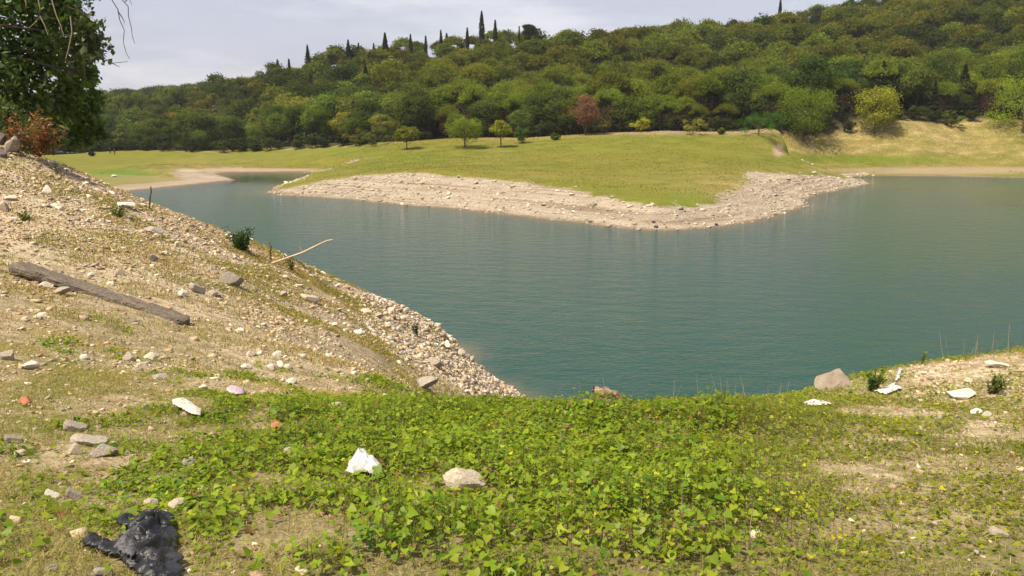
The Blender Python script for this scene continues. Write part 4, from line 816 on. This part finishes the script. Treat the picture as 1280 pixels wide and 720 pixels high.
def gcol(x, y, seed, dry=.45):
    g = np.random.default_rng(seed); n = len(x); dn = .5+.8*fbm(x*.8, y*.8, 3, 91); f = np.clip(dn+g.normal(size=n)*.25+dry-.5, 0, 1)[:, None]
    gr = np.array([.2, .22, .022]); dr_ = np.array([.45, .35, .15]); return (gr*(1-f)+dr_*f)*g.uniform(.45, 1.25, (n, 1))
gd = lambda x, y, z, px, py: np.clip(T_grass(px, py), 0, 1)*np.clip(.5+1.5*fbm(x*1.6, y*1.6, 3, 92), .04, 1)*(~blocked(x, y-.01))*(1-.55*np.clip(T_leaf(px, py), 0, 1))
x, y, z, px, py = scatter(850000, (-5.5, 6.3), (2.3, 9.0), gd, 401, pw=1.0); h = np.random.default_rng(3).uniform(.014, .055, len(x)); print('grass', len(x))
grass('grass', x, y, z, h, np.full(len(x), .0014), gcol(x, y, 5, .34)+np.clip((y-5.5)/8, 0, .3)[:, None]*np.array([.35, .2, .12]), 4, 'short mixed green and dry grass on the near ground', 1.5)
gd2 = lambda x, y, z, px, py: np.clip(T_grass(px, py), 0, 1)*np.clip(.35+1.5*fbm(x*.9, y*.9, 3, 93), 0, 1)*vis_near(x, y, z)
x, y, z, px, py = scatter(560000, (-18, 2), (8, 29), gd2, 402, pw=.75); h = np.random.default_rng(3).uniform(.03, .085, len(x))*(1+.012*y); print('grass', len(x))
grass('dry_grass', x, y, z, h, .0028+.00028*y, gcol(x, y, 6, .42), 7, 'dry yellow and green grass tufts over the left bank', 1.4)
x, y, z, px, py = scatter(150000, (-6, 6.3), (2.3, 12.0), lambda x, y, z, px, py: np.clip(T_grass(px, py), 0, 1)*.9*(1-.7*np.clip(T_leaf(px, py), 0, 1)), 405)
g = np.random.default_rng(12); n = len(x); V, Fc = quads(np.stack([x, y, z+g.uniform(.004, .02, n)], 1), unit(g.normal(size=(n, 3))*.3+[0, 0, 1]), g.uniform(.015, .05, n), g.uniform(.0012, .0025, n))
tag(link('thatch', mesh_np('thatch', V, Fc, 4, M['grass'], False, np.array([(.36,.28,.12),(.27,.21,.08),(.2,.15,.06),(.44,.35,.18)])[g.integers(0, 4, n)])), 'matted dead straw lying flat on the near ground', 'straw', kind='stuff')
g = np.random.default_rng(14); n = 120000; x = g.uniform(-75, 112, n); y = g.uniform(84, 172, n); z = far(x, y); kp = (z > .4) & (farB(x, y) < .35) & (vnoise(x*.25, y*.25, 5)*.6+vnoise(x*.8, y*.8, 6)*.4 > .4); x, y, z = x[kp], y[kp], z[kp]
f_ = np.clip(.5+fbm(x*.15, y*.15, 3, 95), 0, 1)[:, None]
grass('meadow_grass', x, y, z, g.uniform(.05, .16, len(x)), g.uniform(.02, .06, len(x)), (np.array([.13, .15, .02])*(1-f_)+np.array([.23, .2, .045])*f_)*g.uniform(.8, 1.15, (len(x), 1)), 8, 'grass tufts over the green far meadow', 1.5)
# fallen leaves and dry stalks
g = np.random.default_rng(17); n = 700; x = g.uniform(-5, 4.5, n); y = g.uniform(2.5, 9, n); z = near(x, y)+.012; V, Fc = quads(np.stack([x, y, z], 1), unit(g.normal(size=(n, 3))*.35+[0, 0, 1]), g.uniform(.008, .03, n), g.uniform(.005, .018, n))
tag(link('fallen_leaves', mesh_np('fallen_leaves', V, Fc, 4, M['grass'], False, np.array([(.32,.15,.06),(.4,.22,.1),(.22,.1,.05),(.45,.33,.16)])[g.integers(0, 4, n)])), 'dry brown leaves lying on the near ground', 'leaves', kind='stuff')
geo = []; geo2 = []
for i in range(70):
    if i < 45: px = random.uniform(660, 980); b = nhit(px, random.uniform(500, 520)); H = random.uniform(.08, .3)
    elif i < 55: px = random.uniform(1180, 1285); b = nhit(px, random.uniform(446, 452)); H = random.uniform(.15, .38)
    else: px = random.uniform(150, 1250); b = nhit(px, random.uniform(530, 700)); H = random.uniform(.1, .25)
    e = np.array(b)+[random.uniform(-.3, .3)*H, random.uniform(-.3, .3)*H, H]; m_ = (np.array(b)+e)/2+[random.uniform(-.01, .01), 0, 0]; geo.append(tube([np.array(b), m_, e], [.0022, .0017, .0009], 4))
V, Fc = join(geo); tag(link('dry_stalks', mesh_np('dry_stalks', V, Fc, 4, M['twig'], True)), 'thin dry stalks rising from the weeds along the ledge', 'dry stalks', kind='stuff')

# ---------------------------------------------------------------- beam, branch, post, driftwood
def beam():
    a = np.array(nhit(20, 343)); b = np.array(nhit(234, 407)); a[2] += .15; b[2] += .05
    k = NT('weathered_wood'); v = k.coord(); mpn = k.n('ShaderNodeMapping'); mpn.inputs['Scale'].default_value = (3, 26, 26); k.l(v, mpn.inputs[0]); n1 = k.noise(1, 6, .65, mpn.outputs[0]); n2 = k.noise(38, 5, .7, v)
    c = k.mix(.5, k.ramp(n1, [(.32, (.06, .045, .032)), (.68, (.24, .185, .13))]), k.ramp(n2, [(.38, (.05, .042, .034)), (.62, (.27, .235, .19))])); k.principled(c, .95, k.bump(k.math('ADD', n1, n2), .9, .02), .1)
    Ln = np.linalg.norm(b-a); n = 90; V = []; d = (b-a)/Ln; side = np.cross([0, 0, 1.], d); side /= np.linalg.norm(side); upv = np.cross(d, side)
    prof = [(-1, -1), (-1, -.3), (-1, .4), (-.86, .82), (-.4, 1), (.3, 1.02), (.85, .85), (1, .3), (1, -.4), (.9, -1), (.2, -1.05)]; m = len(prof); L_ = []
    for i in range(n):
        t = i/(n-1); wd = .135*(1+.12*math.sin(t*9)+.15*float(fbm(np.array([t*14.]), np.array([0.]), 3, 5)[0])); th = .058*(1+.2*float(fbm(np.array([t*11.]), np.array([4.]), 3, 6)[0])); e = min(1, min(t, 1-t)*28+.55)
        off = .025*float(fbm(np.array([t*5.]), np.array([9.]), 2, 7)[0])
        for j, (u, q) in enumerate(prof):
            nz_ = 1+.16*float(fbm(np.array([t*40.]), np.array([j*1.3]), 2, 8)[0]); L_.append([t*Ln, (u*wd*e*nz_)+off, q*th*e*nz_])
    Fc = [[i*m+j, i*m+(j+1) % m, (i+1)*m+(j+1) % m, (i+1)*m+j] for i in range(n-1) for j in range(m)]; Fc += [list(range(m))[::-1], [(n-1)*m+j for j in range(m)]]
    me = bpy.data.meshes.new('beam'); me.from_pydata(L_, [], Fc); me.materials.append(k.m)
    from mathutils import Matrix
    o = link('wooden_beam', me); o.matrix_world = Matrix(((d[0], side[0], upv[0], a[0]), (d[1], side[1], upv[1], a[1]), (d[2], side[2], upv[2], a[2]), (0, 0, 0, 1)))
    tag(o, 'long weathered grey wooden beam lying on the left bank on wedged stones', 'beam')
beam()
def branch(pp, rad, name, label, cat, mat, parts=()):
    b = pp[0]; V, Fc = tube(pp, rad, 7); o = link(name, mesh_np(name, V-b, Fc, 4, M[mat], True), None, b); tag(o, label, cat)
    for q, r_ in parts: V, Fc = tube(q, r_, 5); link('side_twig', mesh_np('side_twig', V-b, Fc, 4, M[mat], True), o)
k = NT('bare_wood'); k.principled(k.ramp(k.noise(25, 4, .6, k.coord()), [(.3, (.38, .27, .17)), (.7, (.6, .48, .34))]), .85); M['bare'] = k.m
Yb = 23.2
branch([P(340, 329, Yb), P(352, 325, Yb), P(366, 320, Yb), P(378, 316, Yb), P(388, 311, Yb), P(400, 305, Yb), P(409, 301, Yb), P(416, 299.5, Yb)], [.035, .033, .03, .034, .03, .026, .024, .012], 'bare_branch', 'pale barkless branch sticking out over the water from the bank', 'branch', 'bare',
   [([P(366, 320, Yb), P(371, 328, Yb)], [.01, .005]), ([P(378, 316, Yb), P(374, 306, Yb), P(376, 302, Yb)], [.01, .007, .003])])
Yb = 23.8; branch([P(187, 270, Yb), P(187, 256, Yb), P(187.5, 247, Yb), P(189, 240, Yb), P(188.5, 233, Yb)], [.025, .022, .022, .02, .016], 'thin_post', 'thin dark stick standing upright at the water side of the left bank', 'stick', 'bark')
def lump(px, py, wpx, hpx, m, name, label, cat, seed, Y=None):
    pass
def driftwood():
    b = nhit(757, 500); b.z += .07; s = b.y/1000; g = np.random.default_rng(5); k = NT('rotten_wood'); v = k.coord(); n1 = k.noise(22, 6, .7, v); k.principled(k.ramp(n1, [(.35, (.09, .05, .035)), (.52, (.3, .19, .13)), (.7, (.62, .48, .36))]), .9, k.bump(n1, 1., .02), .15)
    geo = []
    for (p0, p1, p2, r0, r1, r2) in [((-17, 0, 17), (-8, 0, 12), (4, 2, 6), 3.5, 7.5, 6), ((-6, 1, 14), (6, 0, 12), (24, 1, 1), 5, 5.5, 2), ((-10, 0, 8), (-4, -4, 1), (6, -4, -2), 4, 6, 5), ((2, 2, 13), (12, 1, 7), (34, 2, 0), 3, 3.5, 1)]:
        t = np.linspace(0, 1, 9)[:, None]; pp = (1-t)**2*np.array(p0)+2*t*(1-t)*np.array(p1)+t**2*np.array(p2); rr = np.interp(t[:, 0], [0, .5, 1], [r0, r1, r2])
        V, Fc = tube(pp*s, rr*s, 9); V = V+(fbm(V[:, 0]*60+seed_*.1, V[:, 2]*60+V[:, 1]*40, 3, 3) if False else fbm(V[:, 0]*45, V[:, 2]*45+V[:, 1]*30, 3, 3))[:, None]*np.array([[.02, .02, .025]]); geo.append((V, Fc))
        Fend = [[(len(V)-9)+j, (len(V)-9)+(j+1) % 9, (len(V)-9)+(j+2) % 9, (len(V)-9)+(j+3) % 9] for j in (0, 3)]
        geo[-1] = (V, np.concatenate([Fc, np.array([[0, 1, 2, 3], [3, 4, 5, 6], [6, 7, 8, 0], [0, 3, 6, 0][:4]])[:3], np.array(Fend)]))
    V, Fc = join(geo); o = link('driftwood', mesh_np('driftwood', V, Fc, 4, k.m, False), None, b); tag(o, 'reddish brown lump of rotten driftwood on the ledge edge against the water', 'driftwood')
driftwood()

# ---------------------------------------------------------------- litter: crumpled sheets
def crumple(outline, base_h, fold, seed, mat, name, label, cat, res=46, py_off=0, holes=(), lift=None, freq=9., smooth=False, parent=None):
    """a crumpled thin sheet lying on the ground inside an outline given as picture points on the ground"""
    o2 = np.array([[p.x, p.y] for p in (nhit(a, b) for a, b in outline)]); cen = o2.mean(0); cz = float(near(cen[0:1], cen[1:2])[0])
    lo = o2.min(0); hi = o2.max(0); n = res; gx, gy = np.meshgrid(np.linspace(lo[0], hi[0], n), np.linspace(lo[1], hi[1], n))
    d = np.full(gx.shape, 1e9); ins = np.zeros(gx.shape, bool)
    for i in range(len(o2)):
        a = o2[i]; b = o2[(i+1) % len(o2)]; e = b-a; t = np.clip(((gx-a[0])*e[0]+(gy-a[1])*e[1])/(e@e+1e-12), 0, 1); d = np.minimum(d, np.hypot(gx-a[0]-t*e[0], gy-a[1]-t*e[1]))
        ins ^= ((a[1] > gy) != (b[1] > gy)) & (gx < (b[0]-a[0])*(gy-a[1])/(b[1]-a[1]+1e-12)+a[0])
    sd_ = np.where(ins, d, -d); sz = np.hypot(*(hi-lo)); q = np.clip(sd_/(sz*.16), 0, 1)
    rg = 1-np.abs(fbm(gx/sz*freq, gy/sz*freq, 4, seed)); rg2 = np.abs(fbm(gx/sz*freq*.55+4, gy/sz*freq*.55, 3, seed+5))
    z = near(gx, gy)+.004+base_h*np.sqrt(q)+fold*(rg**3*.9+rg2*.8-.5)*np.clip(q*2, 0, 1)
    for (hx, hy, hr, dp) in holes:
        c = nhit(hx, hy); z = z-dp*np.exp(-((gx-c.x)**2+((gy-c.y)*.7)**2)/hr**2)
    jx = fold*.5*fbm(gx/sz*freq*1.3, gy/sz*freq*1.3+9, 3, seed+7); jy = fold*.5*fbm(gx/sz*freq*1.3+5, gy/sz*freq*1.3, 3, seed+8)
    V = np.stack([gx+jx-cen[0], gy+jy-cen[1], z-cz], 2).reshape(-1, 3); Fq = grid_faces(n, n); s_ = sd_.ravel(); keep = (s_[Fq] > -sz/n*.35).all(1); Fq = Fq[keep]
    me = mesh_np(name, V, Fq, 4, mat, smooth); o = link(name, me, parent, (cen[0], cen[1], cz) if parent is None else None)
    if parent is None: tag(o, label, cat)
    md = o.modifiers.new('thickness', 'SOLIDIFY'); md.thickness = .0015; md.offset = 1; return o
k = NT('black_plastic'); n1 = k.noise(30, 6, .65, k.coord()); n2 = k.noise(6, 3, .5, k.coord())
k.principled(k.mix(k.ramp(n2, [(.48, (0, 0, 0)), (.66, (1, 1, 1))]), (.008, .008, .009), k.ramp(n1, [(.35, (.012, .012, .013)), (.7, (.05, .047, .05))])), k.ramp(n1, [(.3, (.2, .2, .2)), (.7, (.45, .45, .45))]), k.bump(n1, .7, .01), .5); M['blackp'] = k.m
k = NT('worn_grey_plastic'); n1 = k.noise(70, 6, .7, k.coord()); k.principled(k.ramp(n1, [(.35, (.018, .018, .019)), (.65, (.15, .145, .15))]), .55, k.bump(n1, .6, .01), .4); M['greyp'] = k.m
bag = crumple([(98,682),(112,676),(128,688),(146,690),(156,682),(163,672),(154,666),(150,655),(160,650),(172,662),(184,658),(196,650),(216,655),(222,675),(224,700),(230,722),(212,735),(180,738),(168,722),(158,712),(142,704),(118,697),(104,692)], .036, .075, 12, M['blackp'], 'plastic_bag', 'torn black plastic bag lying crumpled on the grass at the lower left', 'plastic bag', 90, holes=[(192, 690, .028, .09)], freq=10)

pan = crumple([(146,706),(152,692),(166,680),(180,672),(186,680),(180,695),(172,712),(164,720)], .028, .025, 33, M['greyp'], 'worn_panel', '', '', 40, freq=9)
c_ = pan.location.copy(); pan.parent = bag; pan.location = c_-bag.location+Vector((0, 0, .035)); pan['label'] = 'grey worn panel of the black bag'
for kx in ('label', 'category'):
    if kx == 'category' and kx in pan: del pan[kx]
pan.name = 'worn_panel'; bag.location.z += .025
k = NT('white_plastic'); n1 = k.noise(20, 4, .6, k.coord()); k.principled(k.ramp(n1, [(.3, (.42, .4, .37)), (.6, (.6, .58, .55))]), .45, k.bump(n1, .2, .01), .4); M['whitep'] = k.m
crumple([(433,606),(437,591),(446,581),(460,579),(469,589),(477,596),(475,606),(466,608),(457,604),(448,606),(441,610)], .035, .045, 44, M['whitep'], 'plastic_bag', 'crumpled white plastic rag lying on the green leaves', 'rag', 46, freq=6).location.z += .06
k = NT('chipped_foam'); n1 = k.noise(40, 5, .7, k.coord()); k.principled(k.ramp(n1, [(.35, (.34, .29, .21)), (.55, (.6, .55, .46))]), .85, k.bump(n1, .6, .01)); M['foam'] = k.m
crumple([(215,509),(230,506),(240,512),(253,521),(251,528),(240,527),(228,520),(217,514)], .02, .02, 55, M['foam'], 'broken_sheet', 'torn white sheet of foam lying in the weeds left of centre', 'litter', 60).location.z += .05
crumple([(1092,492),(1108,486),(1124,476),(1128,464),(1124,462),(1120,472),(1118,484),(1128,488),(1108,496)], .01, .02, 57, M['whitep'], 'litter', 'white shredded plastic beside the pyramid boulder', 'litter', 40).location.z += .02
crumple([(1003,506),(1015,502),(1030,504),(1040,508),(1020,510)], .008, .015, 58, M['whitep'], 'litter', 'small scrap of white plastic on bare soil left of the ledge boulder', 'litter', 24).location.z += .015
k = NT('pink_foil'); n1 = k.noise(60, 3, .5, k.coord()); k.principled(k.ramp(n1, [(.42, (.6, .56, .56)), (.47, (.4, .06, .17)), (.56, (.55, .5, .5))]), .35, k.bump(n1, .3, .01), .5); M['pink'] = k.m
crumple([(284,490),(292,486),(304,490),(306,496),(294,498),(286,495)], .015, .015, 59, M['pink'], 'wrapper', 'crumpled pink and white wrapper on the grass', 'wrapper', 24).location.z += .03
k = NT('rust_leaf'); k.principled((.42, .14, .07), .7); M['rust'] = k.m
crumple([(338,541),(346,535),(353,539),(350,546),(341,547)], .02, .02, 60, M['rust'], 'dry_leaf', 'curled orange dry leaf in the weeds below the pink wrapper', 'leaf', 16).location.z += .05
crumple([(24,502),(34,496),(40,506),(28,510)], .02, .02, 61, M['rust'], 'dry_leaf', 'curled orange brown leaf on the ground near the left edge', 'leaf', 16).location.z += .01

# ---------------------------------------------------------------- far details: two people, stump, gravel track
k = NT('dark_cloth'); k.principled((.018, .016, .018), .9); M['cloth'] = k.m
k = NT('skin'); k.principled((.4, .24, .17), .6); M['skin'] = k.m
def person(px, py, hpx, label, turn, arm):
    b = fhit(px, py); H = hpx*b.y/1000; s = H/1.75; o = empty('person', b, turn); o.scale = (s, s, s); tag(o, label, 'person')
    J = [(0,0,.95),(0,0,1.2),(0,0,1.42),(0,0,1.5),(0,.01,1.62),(.2,0,1.4),(.27,.03,1.12),(.27-arm*.12,.14*arm+.04,.88),(-.2,0,1.4),(-.27,0,1.12),(-.27,.05,.86),(.1,0,.9),(.12,.03,.5),(.12,-.02,.07),(.13,.12,.03),(-.1,0,.9),(-.13,-.04,.5),(-.14,-.1,.07),(-.14,.04,.03)]
    E = [(0,1),(1,2),(2,3),(3,4),(2,5),(5,6),(6,7),(2,8),(8,9),(9,10),(0,11),(11,12),(12,13),(13,14),(0,15),(15,16),(16,17),(17,18)]
    rad = [.14,.13,.13,.06,.095,.07,.045,.035,.07,.045,.035,.1,.07,.045,.04,.1,.07,.045,.04]
    me = bpy.data.meshes.new('body'); me.from_pydata(J, E, []); me.materials.append(M['cloth']); bo = link('body', me, o)
    me.skin_vertices.new() if hasattr(me.skin_vertices, 'new') and len(me.skin_vertices) == 0 else None
    md = bo.modifiers.new('skin', 'SKIN')
    if len(me.skin_vertices):
        for i, r_ in enumerate(rad): me.skin_vertices[0].data[i].radius = (r_, r_)
        me.skin_vertices[0].data[0].use_root = True
    else:
        md.id_data.update_tag()
    sb = bo.modifiers.new('sub', 'SUBSURF'); sb.levels = 1; sb.render_levels = 1
    bm = bmesh.new(); bmesh.ops.create_uvsphere(bm, u_segments=10, v_segments=8, radius=.105); hm = bpy.data.meshes.new('head'); bm.to_mesh(hm); bm.free(); hm.materials.append(M['skin']); hd = link('head', hm, o, (0, .01, 1.64)); hd.scale = (.9, 1, 1.15)
try:
    person(138, 192.5, 7.2, 'tiny dark figure standing at the far meadow edge, left of the two', .4, 1); person(143.5, 193.5, 6.8, 'tiny dark figure standing at the far meadow edge, right of the two', -.5, .3)
except Exception as ex: print('person failed', ex)
single(115, 195, 189, 8, 'bush', (.03, .035, .02), 'bush', 'small dark clump at the end of the grey track on the far left', 'bush', 71, .02, .3)
k = NT('grey_gravel'); k.principled(k.ramp(k.noise(3, 5, .6, k.coord()), [(.3, (.27, .26, .25)), (.7, (.4, .385, .37))]), .95); M['track'] = k.m
n = 30; pa = [fhit(55+i*60/(n-1), 191.6) for i in range(n)]; V = []
for p in pa:
    for dy in np.linspace(0, 9, 7): V.append([p.x, p.y+dy, float(far(np.array([p.x]), np.array([p.y+dy]))[0])+.09])
tag(link('gravel_track', mesh_np('gravel_track', V, grid_faces(7, n), 4, M['track'], True)), kind='structure')

# ---------------------------------------------------------------- summer haze
hz = bpy.data.meshes.new('haze'); x0, x1, y0, y1, z0, z1 = -1600, 1600, -80, 1450, -6, 140
hz.from_pydata([(x0,y0,z0),(x1,y0,z0),(x1,y1,z0),(x0,y1,z0),(x0,y0,z1),(x1,y0,z1),(x1,y1,z1),(x0,y1,z1)], [], [(0,3,2,1),(4,5,6,7),(0,1,5,4),(1,2,6,5),(2,3,7,6),(3,0,4,7)])
hm_ = bpy.data.materials.new('haze'); hm_.use_nodes = True; t_ = hm_.node_tree; t_.nodes.clear(); o_ = t_.nodes.new('ShaderNodeOutputMaterial'); pv = t_.nodes.new('ShaderNodeVolumePrincipled')
pv.inputs['Color'].default_value = (.9, .93, 1, 1); pv.inputs['Density'].default_value = .00013; pv.inputs['Anisotropy'].default_value = .2; t_.links.new(pv.outputs[0], o_.inputs['Volume']); hz.materials.append(hm_)
tag(link('haze', hz), 'thin pale summer haze over the lake and the hill', 'haze', kind='stuff')
